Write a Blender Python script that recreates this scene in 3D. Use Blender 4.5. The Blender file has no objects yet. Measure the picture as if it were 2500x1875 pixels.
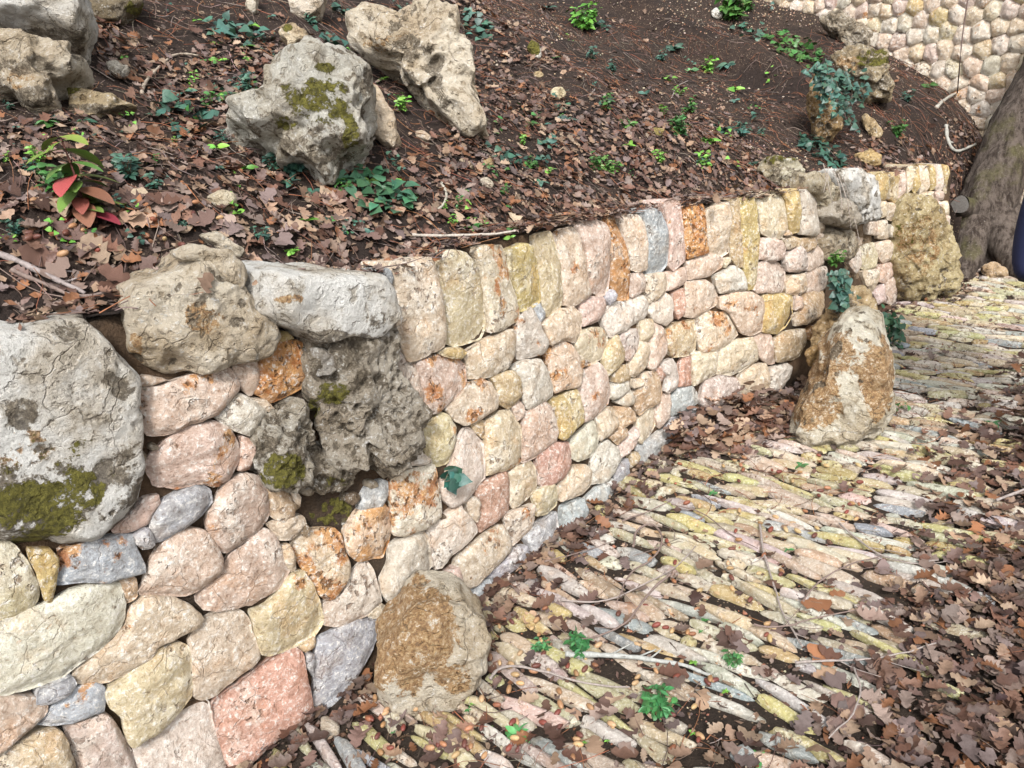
import bpy, math, random
import numpy as np
from mathutils import Matrix, Vector
random.seed(7); rng = np.random.default_rng(11)
S = bpy.context.scene
COL = S.collection

# ------------------------------------------------------------------ camera
F = 1878.0; PITCH = math.radians(22); ROLL = math.radians(7); EYE = np.array([0, 0, 1.5])
_f = np.array([0, math.cos(PITCH), -math.sin(PITCH)]); _r = np.array([1., 0, 0]); _u = np.array([0, math.sin(PITCH), math.cos(PITCH)])
CR = _r*math.cos(ROLL) - _u*math.sin(ROLL); CU = _r*math.sin(ROLL) + _u*math.cos(ROLL); CF = _f
cam = bpy.data.objects.new('camera', bpy.data.cameras.new('camera')); COL.objects.link(cam)
cam.data.sensor_width = 36; cam.data.lens = 36*F/2500; cam.data.clip_start = 0.02; cam.data.clip_end = 500
cam.matrix_world = Matrix(((CR[0], CU[0], -CF[0], EYE[0]), (CR[1], CU[1], -CF[1], EYE[1]), (CR[2], CU[2], -CF[2], EYE[2]), (0, 0, 0, 1)))
S.camera = cam
# ------------------------------------------------------------------ light: overcast day
SUN_EL, SUN_AZ = 46, 182          # azimuth clockwise from +Y
W = bpy.data.worlds.new('World'); S.world = W; W.use_nodes = True
nt = W.node_tree; bg = nt.nodes['Background']
sky = nt.nodes.new('ShaderNodeTexSky'); sky.sky_type = 'NISHITA'; sky.sun_disc = False
sky.sun_elevation = math.radians(SUN_EL); sky.sun_rotation = math.radians(SUN_AZ); sky.dust_density = 3
hs = nt.nodes.new('ShaderNodeHueSaturation'); hs.inputs['Saturation'].default_value = 0.15
nt.links.new(sky.outputs[0], hs.inputs['Color']); nt.links.new(hs.outputs[0], bg.inputs[0]); bg.inputs[1].default_value = 0.105
sl = bpy.data.lights.new('sun', 'SUN'); sl.energy = 1.5; sl.angle = math.radians(10); sl.color = (1, .97, .93)
so = bpy.data.objects.new('sun', sl); COL.objects.link(so)
_d = Vector((math.sin(math.radians(SUN_AZ))*math.cos(math.radians(SUN_EL)), math.cos(math.radians(SUN_AZ))*math.cos(math.radians(SUN_EL)), math.sin(math.radians(SUN_EL))))
so.rotation_euler = _d.to_track_quat('Z', 'Y').to_euler(); so.location = _d*20
S.view_settings.view_transform = 'Standard'; S.view_settings.look = 'None'; S.view_settings.gamma = 1
S.view_settings.use_curve_mapping = False; S.view_settings.exposure = 1.42

# ------------------------------------------------------------------ noise (numpy)
def _h(ix, iy, iz, seed):
    x = (ix.astype(np.int64)*374761393 + iy.astype(np.int64)*668265263 + iz.astype(np.int64)*2147483647 + seed*974634777) & 0xffffffff
    x = ((x ^ (x >> 13))*1274126177) & 0xffffffff
    x = ((x ^ (x >> 16))*2246822519) & 0xffffffff
    return (x ^ (x >> 15))/4294967295.0
def vnoise(P, seed=0):
    P = np.asarray(P, float); I = np.floor(P); f = P - I; f = f*f*(3 - 2*f)
    out = 0
    for a in (0, 1):
        for b in (0, 1):
            for c in (0, 1):
                w = (f[:, 0] if a else 1 - f[:, 0])*(f[:, 1] if b else 1 - f[:, 1])*(f[:, 2] if c else 1 - f[:, 2])
                out = out + w*_h(I[:, 0]+a, I[:, 1]+b, I[:, 2]+c, seed)
    return out*2 - 1
def fbm(P, octv=4, seed=0, gain=.5):
    P = np.asarray(P, float); o = 0; a = 1; t = 0
    for k in range(octv):
        o = o + a*vnoise(P*(2.03**k) + k*7.3, seed+k); t += a; a *= gain
    return o/t
def worley(P, seed=0):
    P = np.asarray(P, float); I = np.floor(P); best = np.full(len(P), 9.); sec = np.full(len(P), 9.)
    for a in (-1, 0, 1):
        for b in (-1, 0, 1):
            for c in (-1, 0, 1):
                J = I + np.array([a, b, c])
                q = np.stack([J[:, 0] + _h(J[:, 0], J[:, 1], J[:, 2], seed+1), J[:, 1] + _h(J[:, 0], J[:, 1], J[:, 2], seed+2), J[:, 2] + _h(J[:, 0], J[:, 1], J[:, 2], seed+3)], 1)
                d = np.linalg.norm(q - P, axis=1)
                sec = np.minimum(sec, np.maximum(best, d)); best = np.minimum(best, d)
    return best, sec
def sstep(a, b, x): t = np.clip((x-a)/(b-a), 0, 1); return t*t*(3-2*t)

# ------------------------------------------------------------------ projection helpers
def ray(x, y): return CF + CR*(x-1250)/F - CU*(y-937.5)/F
def project(P):
    P = np.atleast_2d(P) - EYE; z = P@CF
    return np.stack([1250 + F*(P@CR)/np.maximum(z, 1e-3), 937.5 - F*(P@CU)/np.maximum(z, 1e-3)], 1), z
def gnd(x, y, z=0.):
    d = ray(x, y); return EYE + d*((z-EYE[2])/d[2])

# ------------------------------------------------------------------ the wall line in plan
base_px = [(700, 1790), (1000, 1590), (1180, 1450), (1330, 1330), (1480, 1210), (1600, 1110), (1700, 1045), (1800, 1005), (1900, 965), (1970, 930), (2010, 890), (2060, 830), (2120, 780), (2185, 742), (2250, 728), (2330, 710)]
B = [gnd(*q)[:2] for q in base_px]
B = [np.array([-4.4, -3.2]), np.array([-2.7, -0.9])] + [np.array([-1.32, .98])] + B[1:]
B = [B[0], B[1], np.array([-1.95, .22])] + B[2:]
def chaikin(P, n=2, closed=False):
    P = [np.asarray(p, float) for p in P]
    for _ in range(n):
        Q = []
        m = len(P)
        for i in range(m if closed else m-1):
            a, b = P[i], P[(i+1) % m]; Q += [a*.75+b*.25, a*.25+b*.75]
        if not closed: Q = [P[0]] + Q + [P[-1]]
        P = Q
    return np.array(P)
def resample(P, step):
    P = np.asarray(P); L = np.r_[0, np.cumsum(np.linalg.norm(np.diff(P, axis=0), axis=1))]
    n = max(2, int(L[-1]/step)+1); t = np.linspace(0, L[-1], n)
    return np.stack([np.interp(t, L, P[:, k]) for k in range(P.shape[1])], 1), t
WL, WT = resample(chaikin(B, 3), .02)
WTan = np.gradient(WL, axis=0)
for _ in range(6): WTan[1:-1] = (WTan[:-2]+WTan[1:-1]*2+WTan[2:])/4
WTan /= np.linalg.norm(WTan, axis=1)[:, None]
WOut = np.stack([WTan[:, 1], -WTan[:, 0]], 1)       # towards the path
BAT = .07
def surf(s, h, w=0.):
    s = np.atleast_1d(np.asarray(s, float)); h = np.atleast_1d(np.asarray(h, float))*np.ones_like(s); w = np.asarray(w)*np.ones_like(s)
    x = np.interp(s, WT, WL[:, 0]); y = np.interp(s, WT, WL[:, 1]); nx = np.interp(s, WT, WOut[:, 0]); ny = np.interp(s, WT, WOut[:, 1])
    k = w - BAT*h
    return np.stack([x+nx*k, y+ny*k, h + 0*s], 1)
def unsurf(px, py, w=0.):
    d = ray(px, py); h = .5
    for _ in range(6):
        Q = WL + WOut*(w - BAT*h)
        A = Q[:-1]; E = np.diff(Q, axis=0); det = -d[0]*E[:, 1] + E[:, 0]*d[1]
        det = np.where(abs(det) < 1e-12, 1e-12, det)
        k = (-A[:, 0]*E[:, 1] + E[:, 0]*A[:, 1])/det
        u = (d[0]*A[:, 1] - d[1]*A[:, 0])/det
        ok = (k > .2) & (u >= -1e-3) & (u <= 1.001)
        if not ok.any(): return None
        i = np.where(ok)[0][np.argmin(k[ok])]
        h = EYE[2] + k[i]*d[2]; s = WT[i] + u[i]*(WT[i+1]-WT[i])
    return s, h
top_px = [(0, 800), (330, 725), (620, 668), (945, 655), (1080, 605), (1200, 562), (1350, 537), (1500, 515), (1640, 497), (1780, 477), (1900, 467), (1960, 462), (2100, 440), (2200, 412), (2320, 400)]
TP = np.array([unsurf(*q) for q in top_px])
o = np.argsort(TP[:, 0]); TP = TP[o]
S_END = unsurf(2325, 600)[0]
def ztop_s(s): return np.interp(s, TP[:, 0], TP[:, 1])
# hill foot line: the wall, then a bank that turns behind the tree
BL = np.vstack([WL[WT <= S_END], chaikin([WL[WT <= S_END][-1], (2.76, 4.58), (3.0, 4.78), (3.3, 4.92), (3.52, 5.15), (3.75, 5.5), (9, 5.6)], 2)[1:]])
FL, FT = resample(BL, .04); FTn = np.gradient(FL, axis=0); FTn /= np.linalg.norm(FTn, axis=1)[:, None]
def side(x, y):
    P = np.stack([x, y], 1); D = np.empty(len(P)); I = np.empty(len(P), int)
    for a in range(0, len(P), 8000):
        q = P[a:a+8000]; dd = ((q[:, None, :]-FL[None])**2).sum(2); I[a:a+8000] = dd.argmin(1); D[a:a+8000] = np.sqrt(dd.min(1))
    v = P - FL[I]; sg = np.sign(FTn[I, 0]*v[:, 1] - FTn[I, 1]*v[:, 0])
    return D*sg, FT[I]
GX0, GX1, GY0, GY1, GN = -6., 9., -4., 14., 460
gx = np.linspace(GX0, GX1, GN); gy = np.linspace(GY0, GY1, GN); XX, YY = np.meshgrid(gx, gy)
dd_, ss_ = side(XX.ravel(), YY.ravel())
toe = sstep(S_END-.02, S_END+.12, ss_)
zt = ztop_s(ss_)*(1-toe)
dp = np.maximum(dd_, 0)
slope = np.interp(ss_, [WT[0], unsurf(945, 700)[0], unsurf(1500, 600)[0], S_END, S_END+2], [.62, .62, .60, .47, .47])
zz = zt + slope*np.maximum(dp-.18, 0) - .022*(1-toe)*sstep(.3, .18, dp) + toe*.95*(1-np.exp(-dp/.17))
HG = zz.reshape(GN, GN); DG = dd_.reshape(GN, GN)
for _ in range(10):
    K = HG.copy(); K[1:-1, 1:-1] = (HG[:-2, 1:-1]+HG[2:, 1:-1]+HG[1:-1, :-2]+HG[1:-1, 2:])/4
    m = sstep(.25, .8, DG); HG = K*m + HG*(1-m)
PN = np.stack([XX.ravel(), YY.ravel(), 0*XX.ravel()], 1)
HG = HG + ((fbm(PN*1.1, 3, 5)*.10 + fbm(PN*4, 3, 9)*.035)*sstep(.15, .8, dd_)).reshape(GN, GN)
def bil(G, x, y):
    u = np.clip((np.asarray(x)-GX0)/(GX1-GX0)*(GN-1), 0, GN-1.001); v = np.clip((np.asarray(y)-GY0)/(GY1-GY0)*(GN-1), 0, GN-1.001)
    i = u.astype(int); j = v.astype(int); a = u-i; b = v-j
    return G[j, i]*(1-a)*(1-b) + G[j, i+1]*a*(1-b) + G[j+1, i]*(1-a)*b + G[j+1, i+1]*a*b
def terrain(x, y):
    D = bil(DG, x, y); return np.where(D > 0, bil(HG, x, y), 0.)
def tnormal(x, y):
    e = .04; zx = (terrain(x+e, y)-terrain(x-e, y))/(2*e); zy = (terrain(x, y+e)-terrain(x, y-e))/(2*e)
    zx = np.clip(zx, -1.2, 1.2); zy = np.clip(zy, -1.2, 1.2)
    n = np.stack([-zx, -zy, np.ones_like(zx)], 1); return n/np.linalg.norm(n, axis=1)[:, None]
def hit(px, py, strict=False):
    d = ray(px, py); t = np.arange(.8, 16, .008); P = EYE + t[:, None]*d
    z = terrain(P[:, 0], P[:, 1]); b = P[:, 2] < z
    i = np.argmax(b) if b.any() else len(t)-1
    if strict and z[i]-P[i, 2] > .06: return None
    return np.array([P[i, 0], P[i, 1], z[i]])

# ------------------------------------------------------------------ object helpers
def mesh(name, V, Fc, mat=None, smooth=True, loc=None, attrs=None, cols=None):
    me = bpy.data.meshes.new(name); V = np.asarray(V, float)
    if loc is not None: V = V - np.asarray(loc)
    if isinstance(Fc, np.ndarray):
        k = Fc.shape[1]; n = len(Fc)
        me.vertices.add(len(V)); me.vertices.foreach_set('co', V.astype(np.float32).ravel())
        me.loops.add(n*k); me.loops.foreach_set('vertex_index', Fc.astype(np.int32).ravel())
        me.polygons.add(n); me.polygons.foreach_set('loop_start', (np.arange(n)*k).astype(np.int32)); me.polygons.foreach_set('loop_total', np.full(n, k, np.int32))
        me.update(calc_edges=True)
    else:
        me.from_pydata(V.tolist(), [], Fc)
    me.polygons.foreach_set('use_smooth', np.full(len(me.polygons), bool(smooth)))
    for nme, a in (attrs or {}).items():
        at = me.attributes.new(nme, 'FLOAT', 'POINT'); at.data.foreach_set('value', np.asarray(a, np.float32))
    if cols is not None:
        at = me.attributes.new('col', 'FLOAT_COLOR', 'POINT'); c = np.ones((len(V), 4), np.float32); c[:, :3] = cols; at.data.foreach_set('color', c.ravel())
    if mat: me.materials.append(mat)
    me.update()
    return me
def obj(name, me, parent=None, loc=(0, 0, 0), color=None):
    ob = bpy.data.objects.new(name, me); COL.objects.link(ob)
    if parent is not None:
        ob.parent = parent; loc = Vector(loc) - parent.location
    ob.location = Vector(loc)
    if color is not None: ob.color = color
    return ob
def empty(name, loc):
    ob = bpy.data.objects.new(name, None); COL.objects.link(ob); ob.location = Vector(loc); ob.empty_display_size = .1; return ob
def tag(ob, label=None, cat=None, group=None, kind=None):
    if label: ob['label'] = label
    if cat: ob['category'] = cat
    if group: ob['group'] = group
    if kind: ob['kind'] = kind
    return ob

# ------------------------------------------------------------------ materials
class NT:
    def __init__(s, name):
        s.m = bpy.data.materials.new(name); s.m.use_nodes = True; s.t = s.m.node_tree; s.b = s.t.nodes['Principled BSDF']
        s.b.inputs['Roughness'].default_value = .75; s.b.inputs['Specular IOR Level'].default_value = .3
    def n(s, typ, **kw):
        x = s.t.nodes.new(typ)
        for k, v in kw.items(): setattr(x, k, v)
        return x
    def l(s, a, b): s.t.links.new(a, b)
    def noise(s, vec, scale, det=4, rough=.55, dist=0):
        x = s.n('ShaderNodeTexNoise'); x.inputs['Scale'].default_value = scale; x.inputs['Detail'].default_value = det; x.inputs['Roughness'].default_value = rough; x.inputs['Distortion'].default_value = dist
        s.l(vec, x.inputs['Vector']); return x.outputs[0]
    def voro(s, vec, scale, feat='F1'):
        x = s.n('ShaderNodeTexVoronoi', feature=feat); x.inputs['Scale'].default_value = scale; s.l(vec, x.inputs['Vector']); return x.outputs['Distance']
    def rng(s, v, a, b, c=0, d=1):
        x = s.n('ShaderNodeMapRange'); x.interpolation_type = 'SMOOTHSTEP'
        for k, q in zip(('From Min', 'From Max', 'To Min', 'To Max'), (a, b, c, d)): x.inputs[k].default_value = q
        s.l(v, x.inputs[0]); return x.outputs[0]
    def math(s, op, a, b=None):
        x = s.n('ShaderNodeMath', operation=op)
        for k, q in enumerate((a, b)):
            if q is None: continue
            if isinstance(q, (int, float)): x.inputs[k].default_value = q
            else: s.l(q, x.inputs[k])
        return x.outputs[0]
    def mix(s, f, a, b, mode='MIX'):
        x = s.n('ShaderNodeMix', data_type='RGBA', blend_type=mode)
        for k, q in ((0, f), (6, a), (7, b)):
            if isinstance(q, (int, float)): x.inputs[k].default_value = q
            elif isinstance(q, tuple): x.inputs[k].default_value = q if len(q) == 4 else (*q, 1)
            else: s.l(q, x.inputs[k])
        return x.outputs[2]
    def coords(s, rand=True):
        tc = s.n('ShaderNodeTexCoord'); oi = s.n('ShaderNodeObjectInfo')
        if not rand: return tc.outputs['Object'], oi
        m = s.math('MULTIPLY', oi.outputs['Random'], 37.)
        v = s.n('ShaderNodeVectorMath', operation='ADD'); s.l(tc.outputs['Object'], v.inputs[0]); s.l(m, v.inputs[1]); return v.outputs[0], oi
    def bump(s, h, dist, strength=1, prev=None):
        x = s.n('ShaderNodeBump'); x.inputs['Distance'].default_value = dist; x.inputs['Strength'].default_value = strength; s.l(h, x.inputs['Height'])
        if prev is not None: s.l(prev, x.inputs['Normal'])
        return x.outputs[0]
    def attr(s, name, col=False):
        x = s.n('ShaderNodeAttribute'); x.attribute_name = name; return x.outputs['Color'] if col else x.outputs['Fac']
    def out(s, col, nrm=None, rough=None):
        s.l(col, s.b.inputs['Base Color'])
        if nrm is not None: s.l(nrm, s.b.inputs['Normal'])
        if rough is not None:
            if isinstance(rough, (int, float)): s.b.inputs['Roughness'].default_value = rough
            else: s.l(rough, s.b.inputs['Roughness'])
        return s.m

def mat_stone(name, src='object', sc=1., world=False, cal=1.):
    k = NT(name); v, oi = k.coords(src == 'object')
    if world: v = k.n('ShaderNodeNewGeometry').outputs['Position']
    base = oi.outputs['Color'] if src == 'object' else k.attr('col', True)
    big = k.noise(v, 6*sc, 4, .6); med = k.noise(v, 24*sc, 8, .68); fine = k.noise(v, 85*sc, 6, .8); hue = k.noise(v, 10*sc, 5, .65)
    c = k.mix(k.rng(med, .36, .64, 1-cal, 1), k.mix(1., base, (.84, .80, .76), 'MULTIPLY'), k.mix(1., base, (1.12, 1.12, 1.12), 'MULTIPLY'))  # darker where the bump noise dips: relief shade put into the colour
    c = k.mix(k.rng(hue, .50, .66, 0, .45), c, k.mix(1., base, (1.05, .82, .62), 'MULTIPLY'))
    c = k.mix(k.rng(big, .52, .66, 0, .45), c, (.70, .66, .58))
    if src == 'object':
        rn = k.noise(v, 11*sc, 6, .65)
        th = k.math('SUBTRACT', rn, k.math('SUBTRACT', .75, k.math('MULTIPLY', oi.outputs['Alpha'], .36)))
        th = k.math('ADD', th, k.math('MULTIPLY', k.math('SUBTRACT', fine, .5), .12))
        rm = k.rng(th, 0, .05)
        c = k.mix(k.math('MULTIPLY', rm, .88), c, k.mix(k.rng(med, .35, .65), (.36, .13, .035), (.60, .33, .13)))
        pit = k.math('MULTIPLY', k.rng(k.noise(v, 52*sc, 3, .5), .56, .63), k.math('MAXIMUM', rm, k.rng(big, .54, .62, 0, .8)))
    else:
        pit = k.rng(k.noise(v, 52*sc, 3, .5), .60, .68)
    c = k.mix(k.math('MULTIPLY', pit, .8), c, (.13, .065, .03))
    fl = k.math('MULTIPLY', k.rng(fine, .525, .585), k.rng(med, .40, .54, .35, 1))
    c = k.mix(k.math('MULTIPLY', fl, .72*cal), c, (.84, .81, .76))
    c = k.mix(k.math('MULTIPLY', k.rng(fine, .445, .385), .6*cal), c, k.mix(1., c, (.42, .33, .26), 'MULTIPLY'))
    nv = k.n('ShaderNodeTexNoise'); nv.inputs['Scale'].default_value = 9*sc; nv.inputs['Detail'].default_value = 5; k.l(v, nv.inputs['Vector'])
    av = k.n('ShaderNodeVectorMath', operation='MULTIPLY_ADD'); k.l(nv.outputs['Color'], av.inputs[0]); av.inputs[1].default_value = (.10, .10, .10); k.l(v, av.inputs[2])
    ck = k.rng(k.voro(av.outputs[0], 11*sc, 'DISTANCE_TO_EDGE'), .022, .0)
    ck = k.math('MULTIPLY', ck, k.rng(hue, .44, .54))
    c = k.mix(k.math('MULTIPLY', ck, .28), c, (.22, .14, .09))
    hgt = k.math('ADD', k.math('MULTIPLY', med, 1.6), k.math('MULTIPLY', fine, .7))
    hgt = k.math('SUBTRACT', k.math('SUBTRACT', hgt, k.math('MULTIPLY', pit, .9)), k.math('MULTIPLY', ck, .25))
    return k.out(c, k.bump(hgt, .011/sc, 1.), k.rng(fine, .3, .7, .45, .85))
def mat_rock(name):
    k = NT(name); v, oi = k.coords(); base = oi.outputs['Color']
    big = k.noise(v, 5, 6, .65); med = k.noise(v, 20, 9, .72); fine = k.noise(v, 75, 7, .82)
    c = k.mix(k.rng(big, .38, .62), k.mix(1., base, (1.1, 1.1, 1.1), 'MULTIPLY'), k.mix(1., base, (.80, .72, .62), 'MULTIPLY'))
    c = k.mix(k.math('MULTIPLY', k.rng(med, .53, .62), .7), c, k.mix(1., base, (.46, .40, .32), 'MULTIPLY'))
    oc = k.math('ADD', k.attr('ochre'), k.math('MULTIPLY', k.math('SUBTRACT', med, .5), 2.4))
    c = k.mix(k.math('MULTIPLY', k.rng(oc, .42, .55), k.rng(k.attr('ochre'), 0, .15, 0, .9)), c, k.mix(k.rng(fine, .38, .62), (.24, .11, .035), (.52, .35, .17)))
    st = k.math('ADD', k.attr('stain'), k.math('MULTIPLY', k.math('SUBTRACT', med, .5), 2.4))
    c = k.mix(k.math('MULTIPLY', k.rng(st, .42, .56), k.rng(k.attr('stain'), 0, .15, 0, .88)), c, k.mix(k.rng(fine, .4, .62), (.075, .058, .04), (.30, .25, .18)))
    c = k.mix(k.math('MULTIPLY', k.rng(fine, .54, .61), k.rng(med, .58, .44, .1, .75)), c, (.80, .79, .76))
    c = k.mix(k.math('MULTIPLY', k.rng(fine, .45, .38), k.rng(big, .40, .58, .35, .85)), c, (.12, .10, .075))
    ms = k.math('ADD', k.attr('moss'), k.math('MULTIPLY', k.math('SUBTRACT', med, .5), 2.6))
    ms = k.math('ADD', ms, k.math('MULTIPLY', k.math('SUBTRACT', fine, .5), 1.))
    mm = k.math('MULTIPLY', k.rng(ms, .52, .66), k.rng(k.attr('moss'), 0, .1))
    c = k.mix(mm, c, k.mix(k.rng(fine, .35, .65), (.05, .045, .008), (.22, .20, .04)))
    nv = k.n('ShaderNodeTexNoise'); nv.inputs['Scale'].default_value = 7; nv.inputs['Detail'].default_value = 6; k.l(v, nv.inputs['Vector'])
    av = k.n('ShaderNodeVectorMath', operation='MULTIPLY_ADD'); k.l(nv.outputs['Color'], av.inputs[0]); av.inputs[1].default_value = (.16, .16, .16); k.l(v, av.inputs[2])
    ck = k.math('MULTIPLY', k.rng(k.voro(av.outputs[0], 7, 'DISTANCE_TO_EDGE'), .02, .0), k.rng(big, .42, .56))
    c = k.mix(k.math('MULTIPLY', ck, .4), c, (.10, .075, .05))
    hgt = k.math('ADD', k.math('ADD', k.math('MULTIPLY', med, 2.0), k.math('MULTIPLY', fine, .8)), k.math('MULTIPLY', mm, .4))
    hgt = k.math('SUBTRACT', k.math('SUBTRACT', hgt, k.math('MULTIPLY', k.rng(k.noise(v, 40, 3), .56, .66), .6)), k.math('MULTIPLY', ck, .5))
    return k.out(c, k.bump(hgt, .018, 1.), .8)
def mat_soil(name, a, b, peb=True):
    k = NT(name); v, oi = k.coords(False)
    n1 = k.noise(v, 3, 6, .6); n2 = k.noise(v, 40, 6, .7); n3 = k.noise(v, 160, 4, .7)
    c = k.mix(k.rng(n1, .35, .65), a, b)
    c = k.mix(k.rng(n2, .35, .7, 0, .8), c, k.mix(1., c, (.5, .47, .45), 'MULTIPLY'))
    if peb: c = k.mix(k.math('MULTIPLY', k.rng(k.voro(v, 70), .22, .16), k.rng(n1, .4, .55)), c, (.30, .22, .15))
    h = k.math('ADD', n2, k.math('MULTIPLY', n3, .5))
    return k.out(c, k.bump(h, .02, 1.), .9)
def mat_col(name, rough=.6, vary=.5, scale=60, bump=.002, src='attr', vein=False, trans=0):
    k = NT(name); v, oi = k.coords(src == 'object')
    base = oi.outputs['Color'] if src == 'object' else k.attr('col', True)
    n = k.noise(v, scale, 5, .65)
    c = k.mix(k.rng(n, .35, .7, 0, vary), base, k.mix(1., base, (.45, .42, .40), 'MULTIPLY'))
    return k.out(c, k.bump(n, bump, 1), rough)
M_STONE = mat_stone('limestone_block'); M_COB = mat_stone('cobble_stone', 'object', 1.6, True, .55); M_COBA = mat_stone('cobble_field', 'attr', 1.6, False, .55); M_FAR = mat_stone('upper_wall_stone', 'object', .8)
M_ROCK = mat_rock('weathered_rock')
M_MORT = mat_soil('clay_mortar', (.17, .105, .06), (.055, .04, .028), False)
M_HILL = mat_soil('dark_soil', (.034, .022, .0175), (.056, .035, .026)); M_BED = mat_soil('path_soil', (.060, .042, .030), (.035, .024, .018))
M_LEAF = mat_col('dead_leaf', .55, .45, 90, .002); M_LEAFO = mat_col('dead_leaf_single', .55, .45, 90, .002, 'object')
M_GREEN = mat_col('green_leaf', .38, .4, 70, .0015); M_GREENO = mat_col('green_leaf_single', .38, .4, 70, .0015, 'object'); M_TWIG = mat_col('twig_bark', .8, .6, 120, .002, 'object'); M_TWIGA = mat_col('twig_bark_many', .8, .5, 120, .001)
M_ACORN = mat_col('acorn_shell', .28, .25, 50, .0005, 'object'); M_ACORNA = mat_col('acorn_shell_many', .28, .25, 50, .0005)
M_PEB = mat_col('pebble', .8, .5, 150, .002)

PAL = {'c': (.59, .495, .375), 'w': (.59, .54, .465), 'p': (.57, .45, .37), 's': (.50, .31, .24), 'l': (.55, .47, .31), 'y': (.52, .41, .19), 'o': (.54, .31, .14), 'g': (.40, .415, .44), 't': (.48, .36, .23), 'v': (.54, .445, .40)}
def jit(c, a=.06):
    k = 1 + random.uniform(-a, a); return tuple(min(.85, max(.01, x*k*(1+random.uniform(-a*.5, a*.5)))) for x in c)

# ------------------------------------------------------------------ ground, hillside
def grid_faces(nx, ny):
    i = np.arange((nx-1)*(ny-1)); r = i//(nx-1); c = i % (nx-1); a = r*nx+c; return np.stack([a, a+1, a+nx+1, a+nx], 1)
me = mesh('ground', [(-150, -150, -.03), (150, -150, -.03), (150, 150, -.03), (-150, 150, -.03)], [(0, 1, 2, 3)], M_BED)
tag(obj('ground', me), kind='structure')
V = np.stack([XX.ravel(), YY.ravel(), HG.ravel()], 1); fc = grid_faces(GN, GN)
keep = (DG.ravel()[fc] > .03).all(1); tt = toe.reshape(-1)[fc].max(1) > .5
keep = (DG.ravel()[fc] > np.where(tt, -.05, .06)[:, None]).all(1)
V[:, 2] = np.where(DG.ravel() < .03, np.minimum(V[:, 2], V[:, 2]-.06*(toe > .5)), V[:, 2])
used = np.unique(fc[keep]); rm = -np.ones(len(V), int); rm[used] = np.arange(len(used))
hill = obj('hillside', mesh('hillside', V[used], rm[fc[keep]], M_HILL)); tag(hill, kind='structure')

# path bed
bx = np.linspace(-3, 7, 260); by = np.linspace(-2, 7.5, 260); BX, BY = np.meshgrid(bx, by)
pd = np.stack([BX.ravel(), BY.ravel(), 0*BX.ravel()], 1)
bz = fbm(pd*6, 4, 3)*.012 - .001
V = np.stack([BX.ravel(), BY.ravel(), bz], 1)
path = obj('path', mesh('path', V, grid_faces(260, 260), M_BED)); tag(path, kind='structure')

# ------------------------------------------------------------------ stones of the wall
TILE = {'A': (0, 1250, 625/1659), 'B': (500, 1250, 625/1659), 'C': (0, 700, 625/1659), 'Q': (500, 700, 625/1659), 'D': (900, 450, 500/1659), 'E': (1300, 400, 500/1659),
        'F': (1700, 350, 500/1659), 'G': (900, 900, 500/1659), 'H': (1300, 800, 500/1659), 'K': (1700, 650, 500/1659), 'P': (1900, 350, 600/2212), 'Z': (900, 1350, 700/2212)}
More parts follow.
